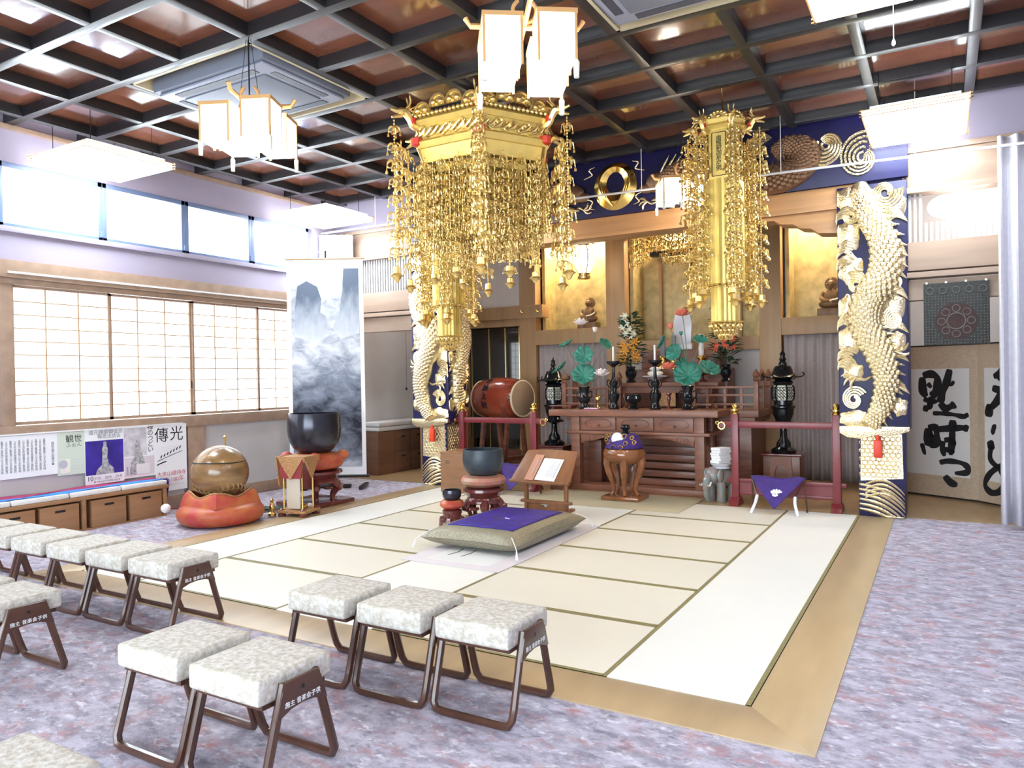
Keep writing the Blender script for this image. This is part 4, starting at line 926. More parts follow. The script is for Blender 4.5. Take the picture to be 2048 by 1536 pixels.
# ================================================================== singing bowls on stands
def turned_stand(t,R,H,legs=5):
    MB().lathe([(R*.62,H-.001),(R*.98,H-.02),(R,H-.05),(R*.9,H-.07),(R*.78,H-.12),(R*.86,H-.15),(R*.86,H-.18),(R*.7,H-.19)],n=28).build('stand_top','wood_rose',t)
    for k in range(legs):
        a=2*PI*k/legs+.3; c,s=math.cos(a),math.sin(a)
        pts=[(R*f*c,R*f*s,z) for f,z in((.70,H-.16),(.95,H-.24),(.98,H*.5),(.72,H*.26),(.74,H*.1),(.92,.025))]
        MB().tube(smooth_path(pts,4),[.05,.052,.052,.05,.048,.046,.042,.038,.034,.03,.028,.027,.026,.026,.027,.028,.03,.032,.032,.03,.028],6).build('leg','wood_rose',t)
    MB().torus((0,0,.03),R*.86,.026,28,6).build('base_ring','wood_rose',t)
    for k in range(legs):
        a=2*PI*(k+.5)/legs+.3; MB().torus((R*.86*math.cos(a),R*.86*math.sin(a),H-.23*min(1,H/.4)),.05*min(1,H/.4),.014*min(1,H/.4),12,5,'z').build('apron_carving','wood_rose',t)
def bowl_prof(R,H,th=.02):
    o=[(R*.45,0),(R*.62,.03*H),(R*.78,.12*H),(R*.90,.26*H),(R*.97,.42*H),(R*1.0,.58*H),(R*.995,.74*H),(R*.97,.9*H),(R*.95,1.0*H)]
    return [(0,0)]+o+[(R*.95-th,H),(R*.97-th,.85*H),(R*.97-th,.5*H),(R*.80-th,.2*H),(0,.08*H)]
bs=thing('bowl_stand','carved rosewood stand under the dark grey bowl beside the reading desk','stand',(-3.70,3.40,.004)); turned_stand(bs,.235,.40)
o=tag(MB().lathe([(0,0),(.19,.002),(.245,.04),(.255,.075),(.235,.11),(.16,.13),(0,.12)],n=30).build('bowl_cushion','pink_cushion',loc=(-3.70,3.40,.405)),'round pink brocade cushion under the dark grey singing bowl','cushion')
o=tag(MB().lathe(bowl_prof(.235,.30),n=40,cap=False).build('singing_bowl','bronze_grey',loc=(-3.70,3.40,.525)),'dark grey bronze singing bowl standing left of the reading desk','singing bowl')
bs=thing('small_bowl_stand','small dark carved stand next to the purple cushion','stand',(-3.86,3.00,.004)); turned_stand(bs,.11,.20,4)
tag(MB().lathe([(0,0),(.10,.002),(.135,.03),(.135,.06),(.10,.095),(0,.09)],n=24).build('bowl_cushion','red_cushion',loc=(-3.86,3.00,.204)),'small orange-red cushion under the little black bowl','cushion')
tag(MB().lathe(bowl_prof(.105,.115,.012),n=30,cap=False).build('singing_bowl','bell_black',loc=(-3.86,3.00,.292)),'little black singing bowl on a red cushion by the purple cushion','singing bowl')
# big bell bowl at left
bs=thing('bell_stand','large carved rosewood stand carrying the big black bell bowl','stand',(-6.42,3.50,0)); turned_stand(bs,.36,.46,6); MB().box(-.36,.36,-.36,.36,.002,.05).build('plinth','wood_rose',bs,bevel=.01)
t=thing('bell_cushion','orange-red cushion draped over the rosewood bell stand','cushion',(-6.42,3.50,.465))
MB().lathe([(0,0),(.30,.002),(.345,.025),(.368,.06),(.374,.10),(.365,.14),(.34,.175),(.30,.20),(.2,.215),(0,.20)],n=40).build('pad','red_cushion',t)
for k in range(4): a=PI/4+k*PI/2; MB().sphere((.36*math.cos(a),.36*math.sin(a),.17),.085,10,8,(1,1,.8)).build('knotted_corner','red_cushion',t)
MB().box(-.30,.30,-.37,-.33,-.22,.12).build('hanging_flap','wood_rose',t,bevel=.015)
tag(MB().lathe(bowl_prof(.352,.52),n=48,cap=False).build('bell_bowl','bell_black',loc=(-6.42,3.50,.68)),'big glossy black bell bowl in front of the ink landscape scroll','singing bowl')
# wooden fish drum
t=thing('fish_drum_cushion','big red-orange brocade cushion under the round wooden fish drum','cushion',(-6.48,2.05,0))
MB().lathe([(0,0),(.36,.002),(.42,.015),(.458,.045),(.478,.085),(.485,.125),(.474,.165),(.45,.195),(.41,.22),(.34,.235),(0,.225)],n=48).build('lower_pad','red_cushion',t)
def cush(u,v):
    a=2*PI*u; sq=1/max(abs(math.cos(a)),abs(math.sin(a)))**.55; k=max(0,math.cos(2*a+PI)*0+abs(math.sin(2*a))); R=.34*sq*1.02; f=v
    r=R*(1.06-.42*f); z=.215+.10*math.sin(PI*min(1,f*1.15))+.06*k*k*math.sin(PI*f); return (r*math.cos(a),r*math.sin(a),z)
MB().grid(cush,48,9,True).build('upper_pad','red_cushion',t)
MB().tube([cush(i/48,.55)[:2]+(cush(i/48,.55)[2]+.012,) for i in range(48)],.014,6,True).build('braided_cord','brocade_gold',t)
t=thing('wooden_fish_drum','round polished wooden fish drum with a curved slit','drum',(-6.48,2.05,.255),.35)
b=MB(); b.sphere((0,0,.325),.325,36,22,(1.0,.94,.97)); b.build('drum_shell','wood_fish',t)
pts=[]
for i in range(25):
    a=-.15+ (PI+.3)*i/24; d=Vector((math.cos(a)*.92,-math.sin(a)*.72,.44-.10*math.sin(a))); d.normalize(); pts.append((d.x*.327,d.y*.308,.325+d.z*.317))
MB().tube(pts,.007,6).build('slit','black',t)
b=MB()
for i in range(16):
    a=PI+PI*i/15; d=Vector((math.cos(a),math.sin(a),-.62-.1*math.sin(3*a))).normalized(); b.torus((d.x*.322,d.y*.303,.325+d.z*.313),.032,.010,10,4,'y')
b.build('carved_fin','wood_fish',t)
def mallet(label,a,b_,rh,m='cloth_white'):
    t=thing('drum_mallet',label,'mallet'); a=Vector(a); b_=Vector(b_)
    MB().tube([a,b_],[.012,.009],8).build('handle','wood_rose',t); MB().sphere(tuple(a),rh,12,8).build('padded_head',m,t); return t
mallet('drum mallet with a white padded head left of the red cushion',(-7.03,1.72,.17),(-7.02,2.60,.02),.055)
mallet('short mallet with white padded head lying by the brocade stand',(-6.06,3.04,.055),(-6.45,2.60,.02),.045)
t=thing('standing_striker','thin gilt striker standing upright behind the wooden fish drum','striker',(-6.85,2.42,0)); MB().lathe([(.05,0),(.05,.02),(.012,.05),(.010,.90),(.018,.94),(.022,.96),(0,.985)],n=10).build('rod','brass',t); 
tag(MB().box(-.20,.20,-.10,.10,0,.03).build('folded_fan','leaf_dark',loc=(-6.62,2.86,.002),rotz=.5,bevel=.006),'dark green book lying on the carpet right of the fish drum','book')
# brocade draped stand
t=thing('brocade_stand','small gilt four-post stand draped with gold brocade beside the bell','stand',(-5.98,2.78,0),.2)
for sx in(-1,1):
    for sy in(-1,1):
        MB().tube([(sx*.13,sy*.11,.06),(sx*.13,sy*.11,.70)],.010,8).build('post','brass',t)
        MB().lathe([(.045,0),(.05,.02),(.03,.05),(.035,.08),(.015,.10)],(sx*.15,sy*.13,.0),10).build('lion_foot','wood_rose',t)
MB().box(-.2,.2,-.17,.17,.04,.075).build('base_board','brocade_gold',t,bevel=.01)
MB().box(-.10,.09,-.10,-.085,.09,.60).build('inner_cloth','cloth_cream',t,bevel=.004); MB().box(-.09,.09,-.05,.07,.076,.13).build('gilt_block','brass',t,bevel=.015)
MB().box(-.16,.16,-.14,.14,.70,.72).build('top_board','brocade_gold',t,bevel=.004)
MB().prism([(-.19,.725),(.19,.725),(.0,.44)],-.165,-.158).build('front_drape','brocade_gold',t)
MB().prism([(-.17,.725),(.17,.725),(.14,.46),(-.14,.46)],-.150,-.146).build('maroon_lining','cloth_maroon',t)
MB().prism([(-.17,.725),(.17,.725),(.05,.30),(-.12,.36)],-.20,-.185,'x').build('side_drape','brocade_gold',t); MB().prism([(-.17,.725),(.17,.725),(0,.45)],.185,.20,'x').build('side_drape','brocade_gold',t)
t=thing('brass_figure','tiny brass figure standing behind the brocade stand','figurine',(-6.20,2.56,0)); MB().lathe([(.05,0),(.05,.04),(.02,.06),(.035,.10),(.03,.15),(.015,.17),(.025,.20),(0,.23)],n=10).build('body','brass',t)
# ================================================================== hanging scroll on its stand
A=Vector((-7.74,4.30,0)); B=Vector((-6.74,4.88,0)); X=(B-A).normalized(); L=(B-A).length
t=thing('hanging_scroll','tall ink-wash landscape scroll of misty peaks hanging on a stand by the shoji','scroll'); t.matrix_world=frame(A+Vector((0,0,0)),X,(0,0,1))
MB().box(0,L,.20,3.46,-.004,.004).build('mount','paper',t); MB().box(.06,L-.06,.32,3.32,.004,.006).build('painting','ink_wash',t)
def peak(pts,m,name): MB().prism(pts,.006,.0072,'z').build(name,m,t)
peak([(.10,2.30),(.12,2.75),(.16,3.06),(.30,3.14),(.46,3.05),(.52,2.86),(.50,2.66),(.58,2.60),(.62,2.42),(.56,2.30),(.4,2.22)],'ink_peak','painted_peak')
peak([(.68,2.42),(.78,2.62),(.84,3.0),(.86,3.32),(L-.07,3.32),(L-.07,2.34),(.8,2.26)],'ink_peak','painted_peak')
MB().tube([(-.04,.18,0),(L+.04,.18,0)],.022,10).build('bottom_roller','black',t); MB().tube([(-.02,3.47,0),(L+.02,3.47,0)],.014,8).build('top_rod','wood_cab',t)
MB().tube([(L*.5,.05,-.05),(L*.5,3.6,-.05)],.018,8).build('stand_pole','black',t); MB().box(.25,L-.25,.0,.05,-.10,-.0).build('stand_foot','black',t,bevel=.008)
for x in(.2,L-.05): MB().box(x-.03,x+.03,.0,.05,-.25,.22).build('stand_foot','black',t,bevel=.008)
MB().tube([(L*.2,3.47,0),(L*.5,3.62,-.04),(L*.8,3.47,0)],.004,5).build('hanging_cord','cloth_white',t)
# ================================================================== altar furniture
ZT=1.15
t=thing('offering_table','long wooden altar offering table with three small drawers','table',(0,0,0))
MB().box(-4.185,-1.71,5.97,6.62,1.06,ZT).build('table_top','wood_altar2',t,bevel=.008)
for x in(-3.83,-2.02): MB().box(x-.02,x+.11,6.03,6.16,.0,1.058).build('front_leg','wood_altar2',t,bevel=.006)
for x in(-3.83,-2.02): MB().box(x-.02,x+.11,6.45,6.57,.0,1.058).build('rear_leg','wood_altar2',t,bevel=.006)
MB().box(-3.72,-2.04,6.06,6.56,.85,1.055).build('drawer_case','wood_altar2',t)
MB().box(-3.93,-1.83,6.0,6.6,.805,.848).build('moulded_shelf','wood_altar2',t,bevel=.01)
for k in range(3):
    x0=-3.70+.555*k; d=MB().box(x0+.012,x0+.535,6.035,6.06,.865,1.045).build('drawer','wood_altar2',t,bevel=.004)
    ov=[(x0+.27+.2*math.cos(2*PI*i/20)*abs(math.cos(2*PI*i/20))**-.3 if abs(math.cos(2*PI*i/20))>.01 else x0+.27,.955+.06*math.sin(2*PI*i/20)) for i in range(20)]
    MB().tube([(a,6.032,b) for a,b in ov],.006,5,True).build('carved_cartouche','wood_altar',d)
    MB().sphere((x0+.28,6.02,.93),.018,10,8).build('knob','wood_altar',d)
ar=[(-3.72,.80)]+[(-3.72+.02,.66),(-3.64,.70),(-3.5,.71),(-3.38,.745),(-3.25,.76),(-2.5,.76),(-2.38,.745),(-2.26,.71),(-2.12,.70),(-2.06,.66)]+[(-2.04,.80)]
MB().prism(ar,6.05,6.08).build('arched_apron','wood_altar2',t,bevel=.003)
for x in(-3.60,-3.50,-2.26,-2.16): MB().lathe([(0,-.012),(.03,-.008),(.032,0)],(x,6.05,.745),8,'y').build('apron_boss','wood_altar',t)
MB().box(-3.90,-1.88,6.0,6.6,.0,.085).build('base_rail','wood_altar2',t,bevel=.008)
MB().box(-3.72,-2.04,6.50,6.53,.085,.80).build('back_panel','wood_altar',t)
for k in range(5): MB().box(-3.0+.02*k,-2.06,6.25+.05*k,6.49,.09+.11*k,.18+.11*k).build('inner_step','wood_altar',t,bevel=.015)
MB().box(-3.70,-3.5,6.3,6.49,.086,.70).build('inner_post','wood_altar',t,bevel=.01)
t=thing('altar_dais','tall carved wooden altar dais with railing behind the offering table','altar',(0,0,0))
MB().box(-4.30,-1.50,6.95,7.90,.0,.95).build('dais_body','wood_altar',t,bevel=.01); MB().box(-4.36,-1.44,6.90,7.93,.95,1.02).build('dais_cornice','wood_altar2',t,bevel=.012); MB().box(-4.42,-1.38,6.85,7.95,1.02,1.12).build('dais_deck','wood_altar2',t,bevel=.012)
for z,h in((1.20,.03),(1.33,.03),(1.44,.035)):
    for a,b_ in((-4.38,-3.45),(-2.3,-1.42)): MB().box(a,b_,6.89,6.93,z-h/2,z+h/2).build('rail','wood_altar2',t,bevel=.006)
for x in(-4.38,-3.45,-2.3,-1.42):
    MB().box(x-.035,x+.035,6.875,6.945,1.12,1.52).build('newel_post','wood_altar2',t,bevel=.006); MB().lathe([(.03,1.52),(.045,1.545),(.03,1.57),(.05,1.60),(.035,1.65),(.0,1.70)],(x,6.91,0),12).build('post_finial','wood_altar2',t)
for x in(-1.42,-4.38):
    for y in(7.3,7.75): MB().box(x-.035,x+.035,y-.035,y+.035,1.12,1.52).build('newel_post','wood_altar2',t,bevel=.006); MB().lathe([(.03,1.52),(.045,1.545),(.03,1.57),(.05,1.60),(.035,1.65),(.0,1.70)],(x,y,0),12).build('post_finial','wood_altar2',t)
    MB().box(x-.02,x+.02,6.93,7.8,1.425,1.455).build('rail','wood_altar2',t)
for x in(-4.1,-3.85,-3.65,-2.1,-1.85,-1.62): MB().box(x-.02,x+.02,6.895,6.925,1.12,1.43).build('baluster','wood_altar2',t)
MB().box(-3.55,-1.95,7.45,7.93,1.12,1.72).build('upper_tier','wood_altar',t,bevel=.01); MB().box(-3.35,-2.1,7.62,7.93,1.72,2.02).build('upper_tier','wood_altar',t,bevel=.01)
t=thing('inner_table','narrow carved wooden table on the dais below the white tablet','table',(0,0,0))
MB().box(-3.60,-1.98,7.02,7.36,1.46,1.52).build('table_top','wood_altar2',t,bevel=.008); MB().box(-3.50,-2.08,7.08,7.32,1.36,1.458).build('apron','wood_altar2',t)
for x in(-3.46,-2.14):
    for y in(7.1,7.3): MB().tube(smooth_path([(x,y,1.40),(x+(.04 if x>-2.8 else -.04),y,1.32),(x,y,1.2),(x+(.05 if x>-2.8 else -.05),y,1.13)],4),.026,6).build('curved_leg','wood_altar2',t)
MB().box(-2.95,-2.62,7.06,7.08,1.16,1.36).build('front_cloth','brocade_gold',t)
# ---- turned vessels
def vase(name,label,p,prof,m='bronze',ears=None,cat='vase'):
    t=thing(name,label,cat,p); MB().lathe(prof,n=22).build('body',m,t)
    if ears:
        for s in(-1,1): MB().tube(smooth_path([(s*ears[0],0,ears[1]),(s*(ears[0]+.045),0,ears[1]+.02),(s*(ears[0]+.045),0,ears[1]-.06),(s*ears[0]*.9,0,ears[1]-.10)],4),.009,6).build('ear_handle',m,t)
    return t
def on_table(px,y=6.28): q=at(px,815,y=y); return (q.x,y,ZT)
VP=[(.085,0),(.09,.02),(.06,.05),(.055,.08),(.085,.12),(.09,.16),(.065,.19),(.06,.24),(.075,.29),(.09,.325),(.08,.33),(.05,.28)]
CP=[(.075,0),(.08,.02),(.055,.06),(.05,.10),(.08,.17),(.085,.22),(.05,.27),(.04,.31),(.06,.35),(.065,.38),(.03,.43),(.022,.52),(.02,.60),(.05,.63),(.095,.66),(.10,.69),(.09,.69),(.02,.66)]
def leaf(t,c,r,tilt,az,stem_from):
    """cupped round lotus leaf on a stem"""
    n=16; m=Matrix.Translation(c)@Matrix.Rotation(az,4,'Z')@Matrix.Rotation(tilt,4,'X'); b=MB(); b.m=m
    b.grid(lambda u,v:((.002+r*v)*math.cos(2*PI*u)*(1+.05*math.sin(14*PI*u)*v),(.002+r*v)*math.sin(2*PI*u)*(1+.05*math.sin(14*PI*u)*v),r*.34*v**1.6+.06*r*v*math.sin(22*PI*u)),44,5,True)
    b.build('lotus_leaf','lotus_leaf',t,solid=.004)
    a=Vector(stem_from); e=Vector(c); MB().tube(smooth_path([a,a.lerp(e,.5)+Vector((0,0,.04)),e],4),.006,5).build('stalk','stem',t)
def lotus(t,c,r,m,stem_from,open_=1.0,name='lotus_flower'):
    b=MB()
    for ring_,(n,tl,rr) in enumerate(((6,1.15*open_,1.0),(6,.75*open_,.9),(5,.4*open_,.8))):
        for k in range(n):
            a=2*PI*k/n+ring_*.5; mm=Matrix.Translation(c)@Matrix.Rotation(a,4,'Z')@Matrix.Rotation(tl,4,'Y'); b.m=mm
            L=r*rr*1.15; b.grid(lambda u,v:(.10*L+math.sin(v*PI)*.16*L*(1-(2*u-1)**2)*.6,(u-.5)*.62*L*math.sin(PI*min(.97,.12+.85*v))**.8,L*v),5,6)
    b.m=Matrix.Identity(4); b.build(name,m,t,solid=.003)
    a=Vector(stem_from); e=Vector(c); MB().tube(smooth_path([a,a.lerp(e,.5)+Vector((.02,0,.02)),e],4),.006,5).build('stalk','stem',t)
def lotus_vase(label,px,spec):
    p=Vector(on_table(px)); t=vase('lotus_vase',label,p,VP,ears=(.07,.24))
    for kind,qx,qy,r,tilt,az,m,dy in spec:
        q=at(qx,qy,y=6.28+dy)-p; s=(0,0,.30)
        if kind=='leaf': leaf(t,q,r*1.22,tilt,az,s)
        elif kind=='flower': lotus(t,q,r*1.15,m,s)
        else: lotus(t,q,r,m,s,.28,'lotus_bud')
    return t
lotus_vase('black bronze vase with white lotus flowers and big green leaves on the offering table',1169,[
 ('leaf',1168,752,.14,.95,.3,0,-.10),('leaf',1168,712,.115,1.2,.2,0,.02),('leaf',1133,690,.09,.5,-.6,0,.05),('leaf',1122,738,.11,.7,-1.0,0,-.03),('leaf',1209,690,.085,.9,1.1,0,.04),
 ('flower',1162,648,.095,0,0,'lotus_white',.03),('flower',1204,750,.105,0,0,'lotus_white',-.08),('bud',1190,664,.07,0,0,'lotus_white',.03)])
lotus_vase('black bronze vase with coral-pink lotus flowers and green leaves on the offering table',1376,[
 ('leaf',1376,752,.155,.95,.2,0,-.10),('leaf',1350,706,.10,1.25,-.3,0,.0),('leaf',1417,740,.12,.75,.8,0,-.03),('leaf',1326,686,.09,1.1,-1.3,0,.04),('leaf',1400,682,.085,.6,.4,0,.03),('leaf',1364,728,.07,.9,.1,0,.02),
 ('flower',1338,737,.10,0,0,'lotus_pink',-.05),('flower',1365,630,.10,0,0,'lotus_pink',.04),('bud',1341,658,.075,0,0,'lotus_pink',.03),('bud',1362,670,.05,0,0,'lotus_leaf',-.02)])
for px,l in((1228,'tall black candlestick with white candle right of the white lotus vase'),(1311,'tall black candlestick with white candle in the centre of the offering table')):
    t=vase('candlestick',l,on_table(px),CP,ears=(.045,.40),cat='candlestick'); MB().lathe([(.016,.66),(.015,.90),(0,.905)],n=10).build('candle','candle',t)
t=vase('incense_burner','squat black incense burner between the two candlesticks',on_table(1267),[(.075,0),(.08,.02),(.045,.05),(.05,.07),(.11,.11),(.125,.15),(.11,.19),(.115,.205),(.10,.205),(.07,.15)],cat='incense burner')
vase('incense_holder','small slender dark holder left of the coral lotus vase',on_table(1338),[(.045,0),(.045,.01),(.015,.04),(.02,.12),(.03,.16),(.02,.19),(.04,.215),(.04,.23),(.0,.22)],'wood_rose',cat='holder')
t=vase('hand_censer','small brass hand censer standing on the offering table',on_table(1196),[(.035,0),(.036,.01),(.018,.03),(.014,.10),(.03,.13),(.042,.14),(.042,.17),(.025,.185),(.03,.20),(.01,.225),(0,.24)],'brass',cat='censer')
t=thing('rosary_tray','low strip with a white and coral bead string on the offering table','tray',on_table(1182,6.05)); MB().box(-.11,.11,-.03,.03,0,.012).build('tray','cloth_red',t); 
b=MB(); 
for k in range(14): b.sphere((-.1+.0155*k,0,.018),.008,6,5)
b.build('bead_string','paper',t)
t=thing('lacquer_tray','dark wooden tray on the left end of the offering table','tray',on_table(1128,6.35)); MB().box(-.18,.18,-.13,.13,.03,.05).build('tray_board','wood_rose',t,bevel=.008)
for x in(-.14,.14): MB().box(x-.02,x+.02,-.1,.1,0,.03).build('foot','wood_rose',t)
# ---- bronze lanterns on pedestals
def bronze_lantern(label,x,y):
    t=thing('bronze_lantern',label,'lantern',(x,y,.535))
    MB().lathe([(.16,0),(.17,.03),(.15,.05),(.10,.08),(.09,.14),(.05,.20),(.045,.33),(.09,.36),(.15,.37),(.16,.395),(.12,.41),(.10,.44),(.135,.53),(.14,.60),(.16,.62),(.16,.64),(.125,.66),(.125,.72)],n=24).build('pedestal_body','bronze',t)
    MB().lathe([(.118,.715),(.135,.74),(.142,.82),(.135,.90),(.118,.925)],n=6,cap=True).build('fire_box','paper_cream',t)
    for k in range(6):
        a=2*PI*k/6; MB().tube([(r*math.cos(a),r*math.sin(a),z) for r,z in((.122,.715),(.141,.74),(.148,.82),(.141,.90),(.122,.925))],.012,6).build('corner_bar','bronze',t)
        a+=PI/6; X=Vector((-math.sin(a),math.cos(a),0)); N_=Vector((math.cos(a),math.sin(a),0)); b=MB()
        for i in range(3):
            for j in range(4): c=N_*.126+X*(-.038+.038*i)+Vector((0,0,.755+.043*j)); b.tube([tuple(c+X*.018*math.cos(u)+Vector((0,0,.018*math.sin(u)))) for u in [2*PI*w/8 for w in range(7+(i+j)%2)]],.0045,4)
        b.build('lattice_screen','bronze',t)
    MB().lathe([(.11,.925),(.13,.95),(.14,.97),(.10,1.0)],n=18).build('collar','bronze',t)
    MB().lathe([(.10,1.0),(.21,1.03),(.205,1.045),(.15,1.08),(.12,1.16),(.10,1.19),(.06,1.20),(.05,1.24),(.035,1.26),(.05,1.28),(.035,1.31),(.03,1.33),(.04,1.355),(.0,1.42)],n=24).build('roof','bronze',t)
    for k in range(6):
        a=2*PI*k/6+.2; c,s=math.cos(a),math.sin(a)
        MB().tube(smooth_path([(.19*c,.19*s,1.04),(.24*c,.24*s,1.045),(.275*c,.275*s,1.075),(.25*c,.25*s,1.10)],4),.010,6).build('eave_curl','bronze',t)
        if k%2: MB().lathe([(.004,.0),(.018,-.02),(.02,-.05),(0,-.055)],(.262*c,.262*s,1.05),8).build('wind_bell','bronze',t)
def pedestal(label,x,y):
    t=thing('lantern_pedestal',label,'pedestal',(x,y,0)); MB().box(-.24,.24,-.2,.2,0,.50).build('box_body','wood_altar',t,bevel=.01); MB().box(-.26,.26,-.22,.22,.50,.532).build('top_board','wood_rose',t,bevel=.006)
    pl=[(-.16,0),(-.13,.49),(.13,.49),(.16,0),(.10,0),(.08,.30),(.05,.37),(0,.385),(-.05,.37),(-.08,.30),(-.10,0)]
    MB().prism(pl,-.225,-.202).build('arched_frame','wood_altar2',t)
pedestal('dark wooden pedestal with arched front under the right bronze lantern',-1.08,7.0); bronze_lantern('tall black bronze lantern with white lattice beside the right grey curtain',-1.08,7.0)
pedestal('dark wooden pedestal under the lantern at the left end of the altar',-4.62,7.0); bronze_lantern('tall black bronze lantern half hidden behind the white lotus vase',-4.62,7.0)
# ---- things on the dais
def flowers(label,px,y,z,cols,h=.55,dark=60,group=None):
    q=at(px,750,y=y); t=thing('flower_vase',label,'flower vase',(q.x,y,z)); rn=random.Random(int(px))
    MB().lathe([(.07,0),(.075,.02),(.05,.05),(.085,.12),(.09,.17),(.06,.21),(.07,.25),(.055,.25)],n=18).build('vase_body','bronze',t)
    for k in range(dark):
        f=rn.random(); a=rn.random()*2*PI; r=.12*(1-.45*f)*rn.random()**.5+.02; c=Vector((r*math.cos(a),r*math.sin(a),.26+h*f)); d=Vector((math.cos(a),math.sin(a),.6-rn.random())).normalized(); l=.11+.08*rn.random(); s=d.cross(Vector((0,0,1))).normalized()
        b=MB(); b.add([tuple(c),tuple(c+d*l*.5+s*.036+Vector((0,0,.012))),tuple(c+d*l),tuple(c+d*l*.5-s*.036+Vector((0,0,.012)))],[(0,1,2),(0,2,3)]); b.build('leaf','leaf_dark',t,solid=.003,fix=False)
    MB().tube([(0,0,.2),(0,0,.26+h)],.012,6).build('stem_bundle','leaf_dark',t)
    for m,n,f0,f1,r in cols:
        for k in range(n):
            f=f0+(f1-f0)*rn.random(); a=rn.uniform(-2.9,-.3); rr=.10*(1-.4*f)+.05; c=(rr*math.cos(a),rr*math.sin(a),.26+h*f); b=MB()
            for i in range(6): u=2*PI*i/6; b.tube([c,(c[0]+r*.6*math.cos(u),c[1]-.02,c[2]+r*.6*math.sin(u)),(c[0]+r*math.cos(u),c[1]-.045,c[2]+r*math.sin(u))],[.006,.016,.004],5)
            b.sphere((c[0],c[1]-.015,c[2]),.014,6,5); b.build('blossom',m,t)
flowers('dark leafy flower vase with orange lilies at the left of the inner table',1262,7.18,1.52,[('flower_orange',11,.1,.5,.085),('flower_white',8,.5,.98,.055)],.80,150)
flowers('dark leafy vase with coral flowers at the right of the inner table',1452,7.18,1.52,[('peach',6,.25,.5,.06),('flower_orange',4,.5,.7,.06),('flower_white',4,.7,1,.05)],.75,150)
q=at(1366,668,y=7.74); t=thing('spirit_tablet','white round-topped tablet behind the coral lotus flowers','tablet',(q.x,7.74,2.022)); MB().prism([(-.13,.10),(.13,.10),(.15,.4),(.12,.55),(.06,.62),(0,.64),(-.06,.62),(-.12,.55),(-.15,.4)],-.025,.025).build('tablet_face','porcelain',t,bevel=.008); MB().box(-.16,.16,-.07,.07,0,.10).build('foot','porcelain',t,bevel=.01)
for px,l in((1325,'dark slender tablet with gold rings left of the white tablet'),(1347,'second dark slender tablet close to the white tablet')):
    q=at(px,668,y=7.52); t=thing('memorial_stick',l,'tablet',(q.x,7.52,1.722)); MB().lathe([(.07,0),(.07,.03),(.04,.06),(.06,.10),(.06,.12),(.045,.14),(.045,.17),(.06,.18),(.04,.20)],n=12).build('gold_foot','brass',t); MB().box(-.038,.038,-.015,.015,.20,.52).build('black_board','ink_grey',t,bevel=.006)
q=at(1402,655,y=7.5); t=thing('altar_candle','thick white candle on a gold stand beside the golden banner','candle',(q.x,7.5,1.722)); MB().lathe([(.07,0),(.075,.02),(.03,.05),(.03,.12),(.08,.16),(.085,.19),(.03,.2)],n=14).build('gold_stand','brass',t); MB().lathe([(.042,.195),(.042,.52),(0,.525)],n=12).build('candle','candle',t)
q=at(1310,712,y=7.2); t=thing('rice_cake_stand','stacked round white rice cakes on a pale tray','offering',(q.x,7.2,1.52)); MB().lathe([(.07,0),(.08,.01),(.05,.04),(.14,.07),(.20,.09),(.19,.10),(0,.095)],n=24).build('tray','porcelain',t); MB().sphere((0,0,.135),.12,18,10,(1,1,.38)).build('rice_cake','candle',t); MB().sphere((0,0,.205),.085,16,10,(1,1,.38)).build('rice_cake','candle',t)
q=at(1404,720,y=7.12); fs=thing('fruit_stand','dark footed dish holding coral peaches','dish',(q.x,7.12,1.52)); MB().lathe([(.08,0),(.085,.015),(.03,.04),(.025,.09),(.13,.12),(.16,.145),(.15,.145),(0,.12)],n=22).build('dish','wood_rose',fs)
for k,(dx,dy,dz,w_) in enumerate(((-.09,-.03,0,'leftmost'),(0,-.08,0,'front middle'),(.09,-.03,0,'rightmost'),(.02,.05,0,'rear'),(0,-.02,.075,'topmost'))):
    tag(MB().sphere((0,0,.045),.048,14,10).tube([(0,0,.09),(.005,0,.10)],.004,5).build('peach','peach',loc=(q.x+dx,7.12+dy,1.665+dz)),w_+' coral peach on the dark footed dish','fruit','peaches on the dish')
q=at(1336,800,y=7.05); t=thing('small_tray','low carved stand at the back of the offering table','stand',(-2.0,6.45,ZT)); MB().box(-.1,.1,-.08,.08,.05,.08).build('board','wood_altar',t,bevel=.01)
for s in(-1,1): MB().tube(smooth_path([(s*.07,0,.06),(s*.13,0,.05),(s*.15,0,.02),(s*.12,0,.012)],4),.018,6).build('scroll_foot','wood_altar',t)
# ---- niche statues and the lotus lamp
def statue(label,x,z,s,m,extra=True):
    t=thing('buddhist_statue',label,'statue',(x,YN+.42,z)); S=s
    MB().box(-.22*S,.22*S,-.14*S,.14*S,0,.16*S).build('seat_base',m,t,bevel=.02*S)
    b=MB(); b.sphere((0,0,.24*S),.17*S,16,10,(1.25,.9,.55)); b.lathe([(.15*S,.22*S),(.13*S,.34*S),(.12*S,.44*S),(.05*S,.50*S),(.04*S,.53*S)],n=16,flat=(1,.7)); b.sphere((0,-.01*S,.59*S),.068*S,14,10,(.9,1,1.15))
    for k in(-1,1): b.tube(smooth_path([(k*.12*S,0,.45*S),(k*.17*S,-.03*S,.36*S),(k*.10*S,-.12*S,.29*S),(k*.02*S,-.14*S,.28*S)],4),.035*S,7); b.sphere((k*.07*S,0,.59*S),.016*S,6,5)
    b.sphere((0,-.08*S,.58*S),.014*S,6,5); b.sphere((0,.0,.67*S),.03*S,8,6); b.build('seated_figure',m,t)
    if extra: MB().lathe([(0,0),(.12*S,.004*S),(.12*S,.012*S),(0,.016*S)],(0,.09*S,.60*S),24,'y').build('halo',m,t)
    return t
